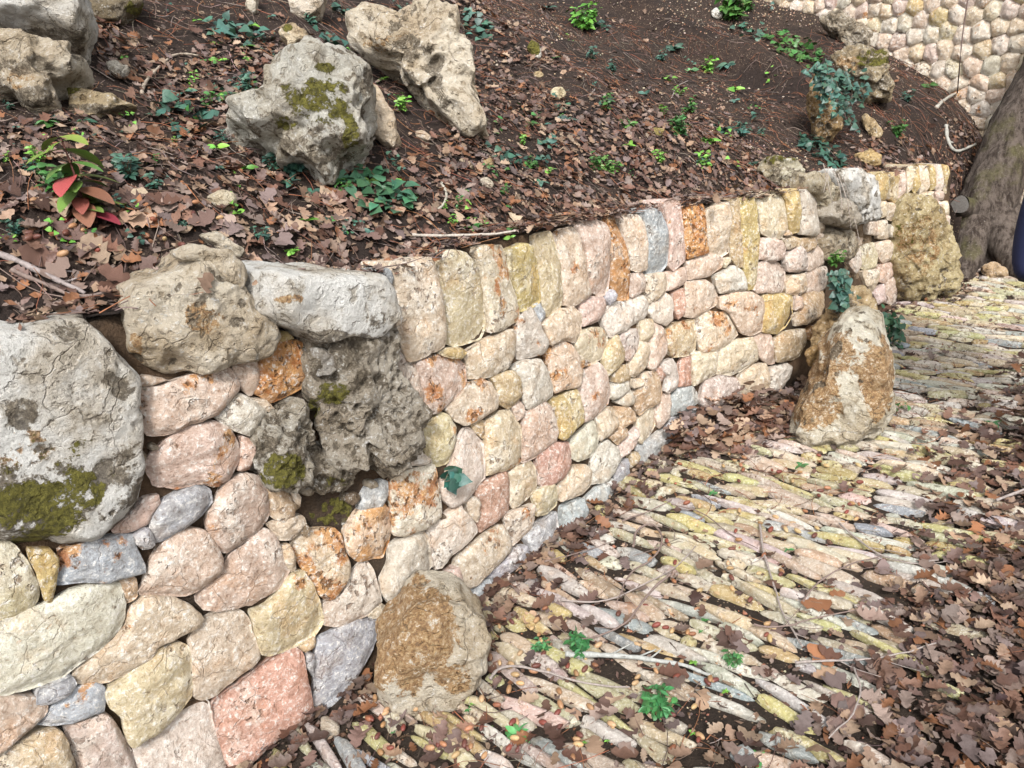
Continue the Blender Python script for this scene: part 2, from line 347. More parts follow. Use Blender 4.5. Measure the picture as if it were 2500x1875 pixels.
# colour code (capital after it: rust amount 0-9), tile, outline
STONES = """
l1 A -90,185 40,185 120,240 190,340 225,420 255,500 250,570 200,640 110,680 0,725 -90,740
y0 A 188,255 330,250 378,300 370,370 358,470 335,585 290,575 262,470 245,400 200,330
g6 A 375,245 600,190 850,145 865,190 900,265 935,330 940,385 700,445 550,450 390,480 370,460 385,380
w2 A -90,760 0,725 130,670 350,570 560,480 760,455 800,500 820,600 810,700 760,790 690,870 560,960 380,1110 130,1170 30,1210 -90,1220
t1 A 780,445 885,430 895,560 830,600 800,520
c4 A 840,640 940,545 1120,555 1230,600 1320,680 1305,740 1180,800 1020,880 990,960 830,1050 700,1115 560,1125 490,1110 475,1060 600,960 740,840 820,740
p1 A 930,480 960,400 980,320 1050,220 1150,140 1250,110 1340,120 1380,180 1440,290 1430,370 1360,460 1230,545 1150,555 920,540 905,510
g0 A 260,1150 380,1110 460,1065 495,1110 460,1170 330,1235 245,1245 250,1180
g4 A 350,1270 480,1150 620,1115 680,1140 682,1300 560,1345 380,1395 250,1390 290,1330
p3 A -90,1220 110,1205 230,1215 310,1250 300,1310 200,1400 60,1500 -90,1580
v0 A 460,1410 690,1315 740,1350 780,1430 860,1560 900,1680 960,1900 580,1900 520,1660 430,1430
l0 A -90,1600 100,1500 280,1420 390,1400 430,1500 480,1640 540,1900 -90,1900
l1 A 690,1150 830,1060 1000,900 1150,840 1220,870 1240,1000 1250,1100 1240,1190 1180,1270 1020,1410 850,1520 810,1430 790,1330 720,1270 690,1200
c1 B -100,830 0,700 90,660 190,632 250,650 300,720 330,830 350,890 360,940 300,1010 200,1080 80,1190 0,1220 -70,1195 -75,1100 -90,900
w0 A 860,1545 1000,1440 1150,1320 1260,1235 1360,1235 1390,1330 1400,1420 1440,1530 1470,1660 1530,1900 1000,1900 900,1640
s1 B 45,1235 200,1130 400,975 590,875 640,910 655,1060 690,1210 705,1310 600,1400 400,1500 280,1620 180,1760 150,1640 100,1500 70,1380
l3 B 290,650 400,600 500,500 570,400 640,390 690,450 740,560 775,720 700,820 560,890 420,935 370,920 340,830 320,730
g0 B 720,890 740,830 860,760 1000,710 1140,690 1145,780 1090,900 990,1060 900,1170 740,1295 705,1240 725,1050
g0 B 510,1530 620,1430 700,1340 860,1190 905,1215 870,1290 800,1370 700,1430 600,1490
t1 B 615,880 720,810 725,880 660,915
g0 B 660,925 710,925 712,1080 670,1010
p2 B -50,570 0,495 80,430 200,270 320,170 400,110 460,160 500,260 560,400 510,490 400,550 300,610 100,645 0,640
c7 B 580,180 640,140 740,120 850,110 890,150 900,230 940,340 940,400 890,480 850,555 790,570 740,540 700,450 640,370 595,290
p1 B 775,600 900,530 950,420 1010,330 1060,325 1100,380 1130,480 1155,590 1070,670 930,750 850,750 775,735
c0 B 1060,685 1100,640 1160,600 1185,650 1140,690
g0 B 1145,710 1180,650 1280,600 1275,640 1190,705
c2 B 500,225 560,220 590,300 600,380 565,390 520,320
c1 B 410,90 560,30 640,30 665,80 600,150 560,180 490,185 450,130
o5 B 920,120 960,70 1000,0 1060,-50 1150,-60 1200,-20 1215,100 1205,200 1165,305 1000,320 930,280 910,220
w1 B 1200,220 1300,160 1430,125 1460,200 1485,360 1410,420 1350,500 1300,590 1200,600 1150,520 1140,440 1190,340
p0 C 905,605 940,585 1090,605 960,640 910,645
p4 C 895,660 1050,640 1250,570 1480,520 1510,560 1545,650 1480,730 1380,830 1240,880 1060,965 960,960 900,890 905,760
p0 Q 175,515 270,455 340,490 358,560 350,650 300,715 240,660 200,590
w0 Q 60,840 130,730 220,690 300,730 395,800 350,890 280,960 200,935 120,890
p5 C 945,1160 980,1090 1060,1010 1200,900 1380,865 1480,910 1540,990 1565,1090 1530,1180 1470,1250 1390,1300 1290,1270 1150,1310 1010,1295 960,1220
s0 Q 235,970 330,1000 340,1080 290,1180 215,1195 240,1080
p1 C 735,1580 830,1490 900,1430 930,1380 1030,1355 1040,1410 990,1470 960,1540 840,1595 740,1605
g0 C 1060,1390 1180,1330 1300,1280 1370,1320 1385,1400 1300,1490 1180,1580 1050,1650 1010,1660 970,1580 980,1510
g1 A 860,150 960,100 990,170 1000,220 930,240 880,200
p3 Q 50,1440 150,1260 260,1205 370,1240 410,1330 435,1430 420,1520 330,1620 200,1700 150,1740 110,1720 50,1640 10,1540 30,1460
t1 Q 380,1240 440,1245 520,1320 585,1400 575,1480 520,1530 440,1500 430,1400 400,1310
c1 Q 550,1320 610,1350 605,1410 585,1395
o8 Q 400,390 470,350 610,350 660,390 685,480 690,560 655,660 560,710 440,755 350,710 320,690 355,620 360,520 390,460
y0 Q 430,345 460,300 520,290 580,335 500,350
c0 Q 300,725 390,735 445,790 400,805
g0 Q 1015,1400 1060,1310 1150,1255 1190,1270 1190,1360 1150,1430 1060,1450 1010,1450
w0 Q 1250,1140 1300,1050 1370,1050 1470,1120 1450,1145 1290,1165
w6 Q 1200,1240 1260,1190 1480,1150 1510,1230 1525,1400 1520,1480 1440,1550 1280,1610 1210,1600 1210,1480 1200,1350
c1* D 150,640 420,590 520,600 545,760 580,960 620,1180 600,1320 440,1400 310,1440 270,1330 220,1150 190,950 160,760
l1* D 570,640 610,580 700,525 780,545 860,650 920,850 960,1000 970,1170 930,1260 730,1320 630,1290 600,1120 580,950 565,780
c5* D 850,545 900,500 1080,490 1100,560 1130,750 1190,900 1220,1040 1215,1110 1090,1170 980,1200 965,1060 930,880 890,700
y0* D 1105,540 1220,475 1310,500 1350,600 1380,780 1400,950 1330,1000 1230,1035 1190,860 1130,700
l0* D 1340,420 1490,375 1530,500 1560,700 1580,880 1570,1010 1450,1080 1410,960 1390,780 1350,580
c4* E 220,560 350,510 390,560 430,700 450,850 480,1070 400,1110 350,1165 260,1150 245,980 225,800 210,680
p2* E 390,490 500,450 580,480 605,560 610,680 640,900 630,1050 560,1075 480,1080 460,900 440,700 400,580
o6* E 590,440 680,410 700,500 760,640 780,760 795,1000 800,1100 730,1110 670,1090 660,980 640,850 620,650
c2* E 700,410 850,415 900,490 910,600 920,760 920,860 850,880 790,850 775,700 740,550
g0* E 880,400 980,355 1040,390 1080,500 1100,680 1095,820 1050,885 930,895 915,740 910,560
p4* E 1060,310 1160,285 1200,330 1215,480 1225,600 1230,780 1140,865 1100,830 1105,650 1085,460
o9* E 1220,350 1380,330 1400,420 1400,560 1420,720 1310,750 1240,775 1225,600 1220,450
c2* E 1410,370 1590,310 1610,420 1600,600 1610,720 1550,755 1450,740 1420,640 1410,480
t1* F 270,460 350,435 380,520 365,600 385,800 400,1010 330,1000 290,930 285,700 290,560
y3* F 370,450 480,430 500,560 515,750 505,950 480,1180 420,1200 390,1040 380,800 360,600
c1* F 500,450 600,390 680,400 720,480 735,620 740,690 690,775 600,770 525,730 520,560
y2* F 690,385 820,365 830,480 840,600 840,720 770,730 745,600 730,470
w2* F 835,390 920,365 960,440 965,560 980,740 920,750 850,740 840,560
p0 D 175,1480 235,1340 280,1380 300,1440
p2 G 190,0 400,-60 420,60 440,150 470,250 430,310 370,320 300,210 230,130
p6 D 400,1440 560,1385 740,1420 800,1470 815,1600 760,1700 640,1790 540,1870 470,1840 460,1700 430,1600
y0 D 570,1370 620,1325 740,1325 790,1360 740,1415 600,1390
c3 D 780,1380 900,1290 1100,1190 1160,1165 1195,1220 1190,1380 1130,1490 1000,1560 820,1585 810,1450
w4 D 1200,1100 1320,995 1370,1060 1410,1180 1460,1300 1400,1380 1220,1420 1200,1300
g0 D 1345,980 1400,960 1440,1070 1400,1120
c1 E 75,1300 220,1180 340,1165 405,1230 400,1350 345,1455 270,1420 150,1470 120,1400
p1 E 400,1130 490,1080 590,1080 615,1140 600,1220 540,1280 420,1320 400,1230
g0 E 600,1090 640,1020 670,1030 650,1120 625,1140
w3 E 570,1250 640,1140 720,1115 790,1170 790,1270 760,1350 690,1375 630,1410 590,1330
p1 E 800,890 890,885 910,950 905,1030 850,1070 810,1080
c1 E 915,900 1060,880 1090,950 1070,1040 980,1110 940,1130 920,1050
p0 E 1070,890 1240,840 1265,900 1255,970 1180,1010 1085,1035 1090,950
w0 E 750,1130 900,1060 935,1120 940,1230 870,1280 820,1310 790,1270 800,1180
w3 E 945,1120 1070,1040 1130,1070 1145,1160 1140,1270 1080,1310 990,1270 945,1200
s1 E 1145,1050 1230,1010 1235,1120 1220,1220 1180,1260 1150,1180
p3 E 1250,960 1400,940 1470,980 1515,1080 1510,1150 1400,1200 1300,1250 1230,1240 1240,1100
p1 E 1250,790 1430,725 1560,760 1545,840 1440,910 1270,945 1260,880
c0 E 1560,770 1605,760 1600,800 1555,840
w0 F 150,1080 290,990 370,1030 405,1130 390,1190 190,1215 160,1150
c6 H 120,190 270,110 330,150 370,220 395,340 370,470 270,500 190,530 160,400 130,290
c6 H 355,140 400,30 480,0 570,0 620,60 620,140 570,250 490,300 400,330 385,230
l1 H 570,250 640,90 680,55 740,190 740,260 700,320 620,395 585,330
v0 H 690,90 760,10 850,10 860,80 850,170 800,270 760,270 740,180
c3 H 865,-60 970,-70 975,30 930,110 870,100
p1 H 980,-40 1060,0 1095,100 1095,210 1030,290 970,345 930,320 940,200 945,90
c1 H 860,110 940,120 940,260 900,350 840,400 790,390 790,290 840,200
l5 E 1085,1340 1170,1290 1310,1260 1325,1400 1320,1530 1260,1555 1130,1570 1095,1500
c5 F 0,1430 20,1400 120,1365 240,1370 290,1440 355,1550 270,1630 150,1690 40,1695 10,1600
p4 F 180,1250 310,1200 440,1200 530,1250 545,1350 530,1520 440,1560 360,1545 310,1460 270,1380 190,1340
y0 F 540,1230 640,1210 790,1230 800,1400 740,1490 660,1545 535,1535 540,1380
p1 F 515,770 600,765 700,790 735,860 720,940 600,960 510,940
t0 F 700,770 760,750 845,770 850,820 800,850 750,860
t0 F 860,770 1000,730 1010,790 950,860 890,880 855,820
v0 F 740,890 820,825 870,850 910,950 910,1010 840,1040 740,1040 720,970
p2 F 500,980 560,960 690,970 740,1040 740,1140 700,1210 500,1215 470,1190 490,1080
c1 F 750,1070 880,1050 900,1120 890,1200 820,1235 740,1215 730,1140
p1 F 915,880 1040,810 1050,900 1040,980 920,1040
p0 F 905,1050 1040,990 1045,1090 1035,1190 960,1240 900,1200
t0 F 700,745 735,700 765,740 750,755
p0 F 800,1240 850,1240 840,1350 805,1350
t2 F 870,1220 1020,1190 1025,1330 1000,1390 930,1450 800,1480 790,1400 850,1330
c0 F 970,560 1020,540 1040,640 1030,720 990,720
c1 F 1000,730 1040,720 1050,800 1010,800
t1 K 635,600 720,530 880,505 910,570 905,640 840,740 700,780 655,780 635,700
p0 K 470,570 540,540 620,560 630,650 655,790 600,800 520,740 490,660
c0 K 185,680 300,610 460,575 490,640 510,760 400,840 290,890 180,880
c2 H 1300,220 1340,195 1500,190 1510,370 1400,430 1300,470
s1 H 1185,480 1200,300 1240,230 1300,210 1300,470
v1 K 25,1080 60,930 200,885 330,900 360,970 330,1090 200,1130 40,1135
c1 K 350,900 480,800 580,790 600,900 600,1040 520,1090 380,1100 360,1000
w0 K 605,830 740,790 795,820 760,900 660,1040 610,1020 600,930
o3 K 900,530 950,480 990,520 960,580 920,600
w1 H 1040,290 1130,250 1165,300 1180,400 1170,480 1100,530 1070,520 1090,400 1050,350
s2 H 1000,330 1040,300 1090,390 1050,440 1010,380
t1 H 890,370 990,350 1030,420 1050,520 1030,610 940,650 860,715 840,640 840,520 870,440
p0 H 1045,560 1130,530 1135,640 1120,740 1040,820 1015,760 1020,640
g0 H 1130,580 1200,490 1310,480 1350,530 1355,610 1290,660 1200,700 1140,720
g0 H 1230,720 1300,670 1490,640 1515,690 1440,780 1350,840 1240,850
g0 H 1090,820 1140,730 1220,710 1240,830 1230,910 1160,980 1090,1020 1085,900
g0 H 860,960 960,900 1080,820 1090,920 1090,1010 980,1080 880,1140
c2 H 855,760 990,615 1020,640 1020,790 970,870 890,945 860,920
t1 H 700,640 800,650 845,700 840,760 760,810 710,820 700,740
w0 H 690,610 800,500 830,560 820,620 760,640
w0 H 640,480 700,440 790,420 800,480 740,560 670,590 640,570
t2 H 660,370 740,300 790,310 800,420 700,450 670,440
c3 H 800,420 880,410 880,470 820,490
p4 H 370,480 450,340 540,280 590,330 620,430 635,520 630,620 500,740 420,770 400,700 390,600
w0 H 400,370 430,335 430,390 400,410
y0 H 150,590 350,495 370,570 400,660 395,760 300,850 240,910 200,890 200,760 170,660
w1 G 1165,0 1240,-65 1380,-80 1440,0 1500,150 1495,230 1400,290 1290,330 1260,270 1240,160 1220,60
t2 G 990,80 1160,10 1220,70 1240,180 1240,230 1130,325 1060,290 1040,170
p0 G 1165,310 1230,260 1265,310 1250,390 1215,420
c5 G 640,330 740,230 830,120 910,80 980,110 1050,230 1040,310 900,400 780,460 700,430
l4 G 385,590 440,510 600,360 660,390 720,480 715,570 680,680 650,770 560,805 500,740 460,660
w3 G 730,560 800,470 870,540 940,600 945,880 860,980 760,1080 660,1120 590,1060 580,930 640,850 690,690
t1 G 830,450 900,420 950,430 955,540 930,570 870,510
c4 G 950,430 1060,350 1150,330 1200,410 1250,490 1255,640 1240,770 1130,820 1050,830 960,870 950,650 955,530
p2 G 1260,370 1440,265 1500,340 1530,490 1520,580 1400,690 1300,750 1250,770 1260,560
c2 G 790,1080 850,1030 890,1070 900,1200 880,1250 820,1180
s2 G 865,975 1000,890 1120,830 1140,900 1160,1080 1140,1170 1050,1240 920,1340 890,1250 900,1100
c1 G 1145,850 1200,800 1330,755 1370,800 1375,970 1300,1070 1190,1145 1160,1100 1160,950
s0 G 1380,700 1500,600 1620,595 1635,760 1590,880 1500,940 1390,950 1375,800
l0 G 1340,1050 1380,970 1510,930 1545,1000 1530,1120 1450,1180 1360,1195 1350,1100
c5 G 1110,1200 1190,1150 1340,1095 1350,1200 1330,1310 1260,1370 1190,1440 1160,1420 1130,1310
g0 G 1270,1380 1370,1270 1530,1155 1540,1370 1440,1470 1330,1530 1300,1430
g0 G 1010,1640 1100,1560 1220,1450 1290,1430 1310,1500 1270,1620 1200,1720 1000,1800 960,1760
c4 G 735,1540 830,1440 940,1360 1080,1260 1120,1320 1150,1400 1150,1480 1060,1580 950,1680 860,1760 740,1800 700,1700
w0 G 480,1310 620,1180 740,1100 790,1170 870,1260 890,1320 820,1400 700,1500 600,1620 540,1630 520,1480
g0 H 240,1450 400,1380 420,1440 430,1540 390,1580 240,1640 235,1540
g0 H 420,1400 520,1300 640,1220 680,1270 680,1370 620,1440 460,1490 430,1450
c3 H 210,1280 340,1120 430,1110 480,1170 480,1270 400,1350 230,1410 215,1340
w0 H 480,1120 500,1020 560,950 620,910 700,980 720,1060 680,1130 640,1210 560,1260 480,1270 485,1190
w2 H 300,960 330,890 500,750 540,860 530,960 480,1040 370,1085 310,1050
c1 H 520,730 650,640 700,700 700,780 640,860 560,920 540,830
t1 H 625,890 720,820 770,820 775,870 690,950
v0 H 700,960 860,800 855,930 780,1020 710,1060
g0 H 660,1150 790,1060 800,1190 710,1290 680,1250
t0 H 800,1020 860,1010 860,1100 810,1140
t0 K 190,1170 300,1140 400,1160 380,1210 240,1220
p0 Z 550,190 690,105 705,200 690,290 600,250
g0 Z 790,320 870,220 960,195 970,260 920,320 820,350
"""
STONES2 = """
l1* P 720,320 850,290 850,420 860,560 840,640 790,480
g0* P 850,300 880,360 910,480 905,620 870,700 855,650 840,420
y1* P 880,290 970,255 1000,340 980,500 920,520 900,420
y1* P 980,260 1060,260 1090,280 1070,500 1040,540 1000,500
p1* P 1080,270 1150,240 1140,440 1085,500
c1* P 1150,205 1205,200 1195,400 1150,450
y0* P 1208,200 1270,200 1270,400 1230,455 1198,400
c0* P 1275,205 1350,205 1365,380 1350,430 1280,450
y0* P 1360,200 1400,195 1410,400 1370,425
w0* P 1410,195 1470,190 1490,400 1460,430 1415,420
y1* P 1475,190 1530,200 1535,500 1500,460 1490,330
c1 P 1220,470 1390,430 1400,500 1350,540 1260,520
p0 P 1400,440 1470,430 1480,500 1410,520
p1 P 1360,540 1450,520 1460,640 1390,640
c0 P 1460,530 1530,520 1535,640 1470,640
p1 P 1450,650 1530,650 1535,740 1460,750
w0 P 1460,760 1530,750 1550,880 1470,850
c1 P 900,540 970,520 980,650 900,680
c2 P 980,530 1040,540 1035,700 985,680
p1 P 790,700 890,690 900,830 800,820
c1 P 900,700 990,690 1000,860 900,860
w0 P 1000,730 1040,740 1040,850 1010,840
p0 P 640,880 690,840 760,850 730,930 650,930
l1 P 740,930 870,890 900,1000 880,1120 800,1150 740,1100
c2 P 880,900 1000,870 1055,960 1040,1050 950,1080 900,1000
w0 P 630,960 730,940 740,1090 690,1180 640,1080
c0 P 760,1150 890,1130 890,1240 850,1350 790,1280
p2 P 900,1100 1040,1070 1040,1180 960,1260 900,1240
p0 P 960,1250 1050,1190 1080,1350 1060,1480 980,1440 960,1340
v0 P 860,1350 950,1260 960,1420 900,1450
"""
def stone_mesh(uv, M, thick, seed, bulge=.018, amp=.006, dens=.009, shrink=-.0028, tilt=.06, proud=0., mat=None, freq=9.):
    """a block whose face outline is uv; M maps (u,v,w) to the world, w is out of the wall."""
    uv = np.asarray(uv, float); c = uv.mean(0)
    size = np.sqrt(np.ptp(uv[:, 0])*np.ptp(uv[:, 1]))
    P = []
    for i_ in range(len(uv)):
        a_, b_2 = uv[i_], uv[(i_+1) % len(uv)]; P += [a_*.95+b_2*.05, a_*.5+b_2*.5, a_*.05+b_2*.95]
    P = np.array(P)
    P = np.vstack([P, P[:1]]); P, _ = resample(P, max(dens, size/14)); P = P[:-1]
    n = len(P)
    j = fbm(np.stack([P[:, 0]*38, P[:, 1]*38, np.full(n, seed*1.7)], 1), 3, seed % 97)
    r = np.linalg.norm(P-c, axis=1)[:, None]; dirn = (P-c)/r
    P = P + dirn*(j[:, None]*size*.028 - shrink); r = np.linalg.norm(P-c, axis=1)[:, None]
    bev = min(.0045, size*.04)
    rings = [(P - dirn*size*.08, np.full(n, -thick)), (P, np.full(n, -bev*1.1)), (P - dirn*bev*.35, np.full(n, -bev*.30)), (P - dirn*bev*1.1, np.zeros(n))]
    nr = int(np.clip(size/2/dens, 2, 9)); P3 = rings[-1][0]
    for i in range(1, nr):
        f = 1 - i/nr; q = c + (P3-c)*f; rings.append((q, np.full(n, bulge*(1-f**8))))
    uvs = np.vstack([a for a, b in rings] + [c[None]]); w = np.r_[np.concatenate([b for a, b in rings]), bulge]
    rs = np.random.default_rng(seed); tl = rs.uniform(-tilt, tilt, 2)
    q = np.stack([uvs[:, 0], uvs[:, 1], np.full(len(uvs), seed*.37)], 1)
    d = fbm(q*freq/max(.06, size)*.10, 4, seed % 89, .55)*amp*2.4
    rid = (np.abs(fbm(q*freq*2.2, 4, (seed+5) % 83, .6)) - .2)*amp*2.2
    # chiselled face: the lower envelope of a few tilted planes
    rel = (uvs-c)/max(size, .03)*2; env = np.full(len(uvs), 9.)
    for _k in range(rs.integers(4, 7)):
        a_ = rs.uniform(0, 6.28); sl_ = rs.uniform(.25, 1.1); env = np.minimum(env, rs.uniform(.2, 1.1) - sl_*(rel[:, 0]*math.cos(a_)+rel[:, 1]*math.sin(a_)))
    env = np.clip(env - np.median(env), -.9, .9)*min(.017, size*.11)
    d = d + env
    face = np.ones(len(uvs)); face[:n] = 0; face[n:2*n] = .35; face[2*n:3*n] = .7
    w = w + face*(d + rid + (uvs-c)@tl) + proud
    V = M(uvs[:, 0], uvs[:, 1], w)
    k = len(rings); Fq = []
    a = np.arange(n); b = (a+1) % n
    for i in range(k-1): Fq += np.stack([a+i*n, b+i*n, b+(i+1)*n, a+(i+1)*n], 1).tolist()
    Fq += [(int(x)+(k-1)*n, int(y)+(k-1)*n, k*n) for x, y in zip(a, b)]
    loc = V[-1]; me_ = mesh('stone', V, Fq, mat or M_STONE, True, loc); sm = np.ones(len(Fq), bool); sm[:3*n] = False; me_.polygons.foreach_set('use_smooth', sm); return me_, loc

def polyarea(uv): return .5*np.sum(uv[:, 0]*np.roll(uv[:, 1], -1) - np.roll(uv[:, 0], -1)*uv[:, 1])
COLNAME = {'y': 'yellow stone', 'g': 'blue-grey stone', 's': 'salmon-red stone', 'o': 'orange rusty stone'}
def build_wall(text, root, seed0):
    for i, ln in enumerate(text.strip().splitlines()):
        f = ln.split(); code = f[0]; ox, oy, k = TILE[f[1]]
        pts = [tuple(float(z) for z in p.split(',')) for p in f[2:]]
        uv = [unsurf(ox+x*k, oy+y*k) for x, y in pts]
        if any(p is None for p in uv): print('skip', ln[:20]); continue
        uv = np.array(uv)
        if polyarea(uv) < 0: uv = uv[::-1]
        cop = code.endswith('*')
        me, loc = stone_mesh(uv, surf, .24 if cop else .10, seed0+i*3, bulge=random.uniform(.004, .014), proud=random.uniform(-.004, .010))
        rust = int(code[1])/9.
        ob = obj('coping_stone' if cop else 'stone', me, root, loc, (*jit(PAL[code[0]], .07), rust))
        if code[0] in COLNAME: ob['label'] = COLNAME[code[0]] + (' set upright on the wall top' if cop else ' in the wall face')
def core(root, s0, s1):
    ss = np.arange(s0, s1, .03); hh = np.linspace(-.1, 1, 30); V = []
    for h in hh:
        zt_ = ztop_s(ss) - .035; hv = -.1 + (zt_+.1)*(h+.1)/1.1
        n = vnoise(np.stack([ss*14, hv*14, 0*ss], 1), 4)*.012
        V.append(surf(ss, 0, 0)*0 + np.stack([*surf_v(ss, hv, -.022+n)], 1))
    zt_ = ztop_s(ss) - .03
    V.append(np.stack([*surf_v(ss, zt_, -.12+0*ss)], 1)); V.append(np.stack([*surf_v(ss, zt_+.0, -.34+0*ss)], 1))
    n = len(ss); V = np.vstack(V)
    return obj('mortar_core', mesh('mortar_core', V, grid_faces(n, len(hh)+2), M_MORT), root, root.location) if False else core2(V, n, len(hh)+2, root)
def surf_v(s, h, w):
    P = surf(s, h, w); return P[:, 0], P[:, 1], P[:, 2]
def core2(V, n, m, root):
    me = mesh('mortar_core', V, grid_faces(n, m), M_MORT, True, np.array(root.location)); return obj('mortar_core', me, root, root.location)

s_mid = unsurf(2015, 800)[0]
w1 = empty('stone_wall', surf(unsurf(1300, 1360)[0], 0)[0]); tag(w1, 'curving dry stone retaining wall of cream and pink blocks with upright coping along the path', 'wall')
build_wall(STONES, w1, 100)
core(w1, unsurf(-60, 1200)[0] if unsurf(-60, 1200) else 3., s_mid+.06)
w2 = empty('stone_wall', surf(unsurf(2200, 740)[0], 0)[0]); tag(w2, 'short far stretch of the stone wall with pale yellow coping, between the overhanging rock and the tree', 'wall')
build_wall(STONES2, w2, 900)
core(w2, s_mid+.08, S_END)
# near end of the wall, left of the frame: plain coursed blocks so it carries on
sL = unsurf(0, 1500)[0]
k = 0
for r in range(7):
    s = sL - .06 - (r % 2)*.06
    while s > sL - 1.1:
        L = random.uniform(.12, .24); h0 = r*.155; uv = np.array([(s-L, h0), (s-.004, h0+.005), (s-.006, h0+.148), (s-L+.008, h0+.15)]) + rng.uniform(-.008, .008, (4, 2))
        me, loc = stone_mesh(uv, surf, .1, 3000+k, dens=.03); k += 1
        obj('stone', me, w1, loc, (*jit(PAL[random.choice('ccpwlt')]), .2)); s -= L
# ------------------------------------------------------------------ rocks
def radial(uv, nth):
    c = uv.mean(0)
    # area centroid
    a = np.roll(uv, -1, 0); cr = uv[:, 0]*a[:, 1]-a[:, 0]*uv[:, 1]; A = cr.sum()/2; c = ((uv+a)*cr[:, None]).sum(0)/(6*A)
    th = np.linspace(0, 2*math.pi, nth, endpoint=False); R = np.zeros(nth)
    A_ = uv - c; E = np.roll(A_, -1, 0) - A_
    for i, t in enumerate(th):
        d = np.array([math.cos(t), math.sin(t)]); det = d[0]*(-E[:, 1]) + E[:, 0]*d[1]; det = np.where(abs(det) < 1e-12, 1e-12, det)
        k = (A_[:, 0]*(-E[:, 1]) + E[:, 0]*A_[:, 1])/det; u = (d[0]*A_[:, 1]-d[1]*A_[:, 0])/det
        ok = (k > 0) & (u >= -1e-6) & (u <= 1+1e-6); R[i] = k[ok].max() if ok.any() else .01
    for _ in range(2): R = (np.roll(R, 1)+R*2+np.roll(R, -1))/4
    return c, th, R
def rock_mesh(uv, M, front, back, seed, nth=110, nph=56, amp=.03, freq=6., pits=0., pfreq=14., e=.62, masks=None, ridge=.8, facets=14, stain=0., name='rock'):
    c, th, R = radial(np.asarray(uv, float), nth); size = R.mean()
    V = []; rows = []
    t = np.linspace(0, 1, nph+1)[1:-1]
    for x in t:
        a = x*math.pi; q = math.sin(a)**e; w = abs(math.cos(a))**e*(front if x < .5 else -back)
        V.append(np.stack([c[0]+np.cos(th)*R*q, c[1]+np.sin(th)*R*q, np.full(nth, w)], 1))
    V = np.vstack([[[c[0], c[1], front]]] + V + [[[c[0], c[1], -back]]])
    P = M(V[:, 0], V[:, 1], V[:, 2]); C = P.mean(0)
    # soft normal
    n = P - C; n /= np.linalg.norm(n, axis=1)[:, None]+1e-9
    rs = np.random.default_rng(seed+500); X_ = P - C
    for _k in range(facets):
        nn = rs.normal(0, 1, 3); nn /= np.linalg.norm(nn); dist = X_@nn; h_ = dist.max()*rs.uniform(.86, .97); over = np.maximum(dist-h_, 0); X_ = X_ - np.outer(over*.8, nn)
    P = X_ + C
    q = P*freq + seed*3.1
    d = fbm(q, 5, seed, .55)*amp + (ridge*amp)*(.35-np.abs(fbm(q*1.7+5, 4, seed+9))*1.6)
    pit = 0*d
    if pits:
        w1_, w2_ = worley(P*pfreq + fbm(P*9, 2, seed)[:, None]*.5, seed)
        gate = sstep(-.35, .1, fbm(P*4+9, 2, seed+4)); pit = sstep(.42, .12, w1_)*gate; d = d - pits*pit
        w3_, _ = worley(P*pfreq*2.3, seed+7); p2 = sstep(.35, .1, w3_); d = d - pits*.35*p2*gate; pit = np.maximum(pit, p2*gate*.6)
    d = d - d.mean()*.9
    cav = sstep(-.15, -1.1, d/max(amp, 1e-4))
    P = P + n*d[:, None]
    idx = lambda i: 1 + i*nth
    Fq = []; a = np.arange(nth); b = (a+1) % nth; m = nph-1
    for i in range(m-1): Fq += np.stack([a+idx(i), a+idx(i+1), b+idx(i+1), b+idx(i)], 1).tolist()
    Fq += [(0, int(x)+1, int(y)+1) for x, y in zip(a, b)]; L = len(P)-1
    Fq += [(int(y)+idx(m-1), int(x)+idx(m-1), L) for x, y in zip(a, b)]
    px, _ = project(P)
    at = {'moss': np.zeros(len(P)), 'ochre': np.zeros(len(P)), 'stain': stain*np.ones(len(P)) + 1.1*pit*(pits > 0) + .55*cav}  # real stains, plus shade painted into pits and displacement hollows
    for nm, cx, cy, rx, ry, amt in (masks or []):
        g = sstep(1.25, .55, np.sqrt(((px[:, 0]-cx)/rx)**2 + ((px[:, 1]-cy)/ry)**2)+fbm(P*7, 3, seed+20)*.5)*amt
        at[nm] = np.maximum(at[nm], g)
    loc = C
    return mesh(name, P, Fq, M_ROCK, True, loc, at), loc
def facing(px_anchor, lean=.35, dist_push=0., z=None):
    P0 = hit(*px_anchor) if z is None else gnd(*px_anchor, z)
    v = EYE - P0; v[2] = 0; v /= np.linalg.norm(v); e3 = v*math.cos(lean) + np.array([0, 0, 1])*math.sin(lean)
    P0 = P0 - v*dist_push
    e1 = np.cross([0, 0, 1], e3); e1 /= np.linalg.norm(e1); e2 = np.cross(e3, e1)
    def M(u, v_, w): u = np.atleast_1d(u); return P0 + np.outer(u, e1) + np.outer(v_*np.ones_like(u), e2) + np.outer(w*np.ones_like(u), e3)
    def inv(x, y):
        d = ray(x, y); k = np.dot(P0-EYE, e3)/np.dot(d, e3); Q = EYE + d*k - P0; return np.dot(Q, e1), np.dot(Q, e2)
    return M, inv
def wallmap(w0=0.):
    def M(u, v, w): return surf(u, v, w0 + w)
    def inv(x, y): return unsurf(x, y, w0)
    return M, inv
def prep(outl, inv):
    uv = [inv(*p) for p in outl]; uv = np.array([p for p in uv if p is not None])
    return uv[::-1] if polyarea(uv) < 0 else uv
def rock(name, outl, Mi, front, back, color, seed, parent=None, **kw):
    M, inv = Mi; me, loc = rock_mesh(prep(outl, inv), M, front, back, seed, name=name, **kw)
    return obj(name, me, parent, loc, (*color, 1.))
def T(tile, *pts):
    ox, oy, k = TILE[tile]; return [(ox+x*k, oy+y*k) for x, y in pts]
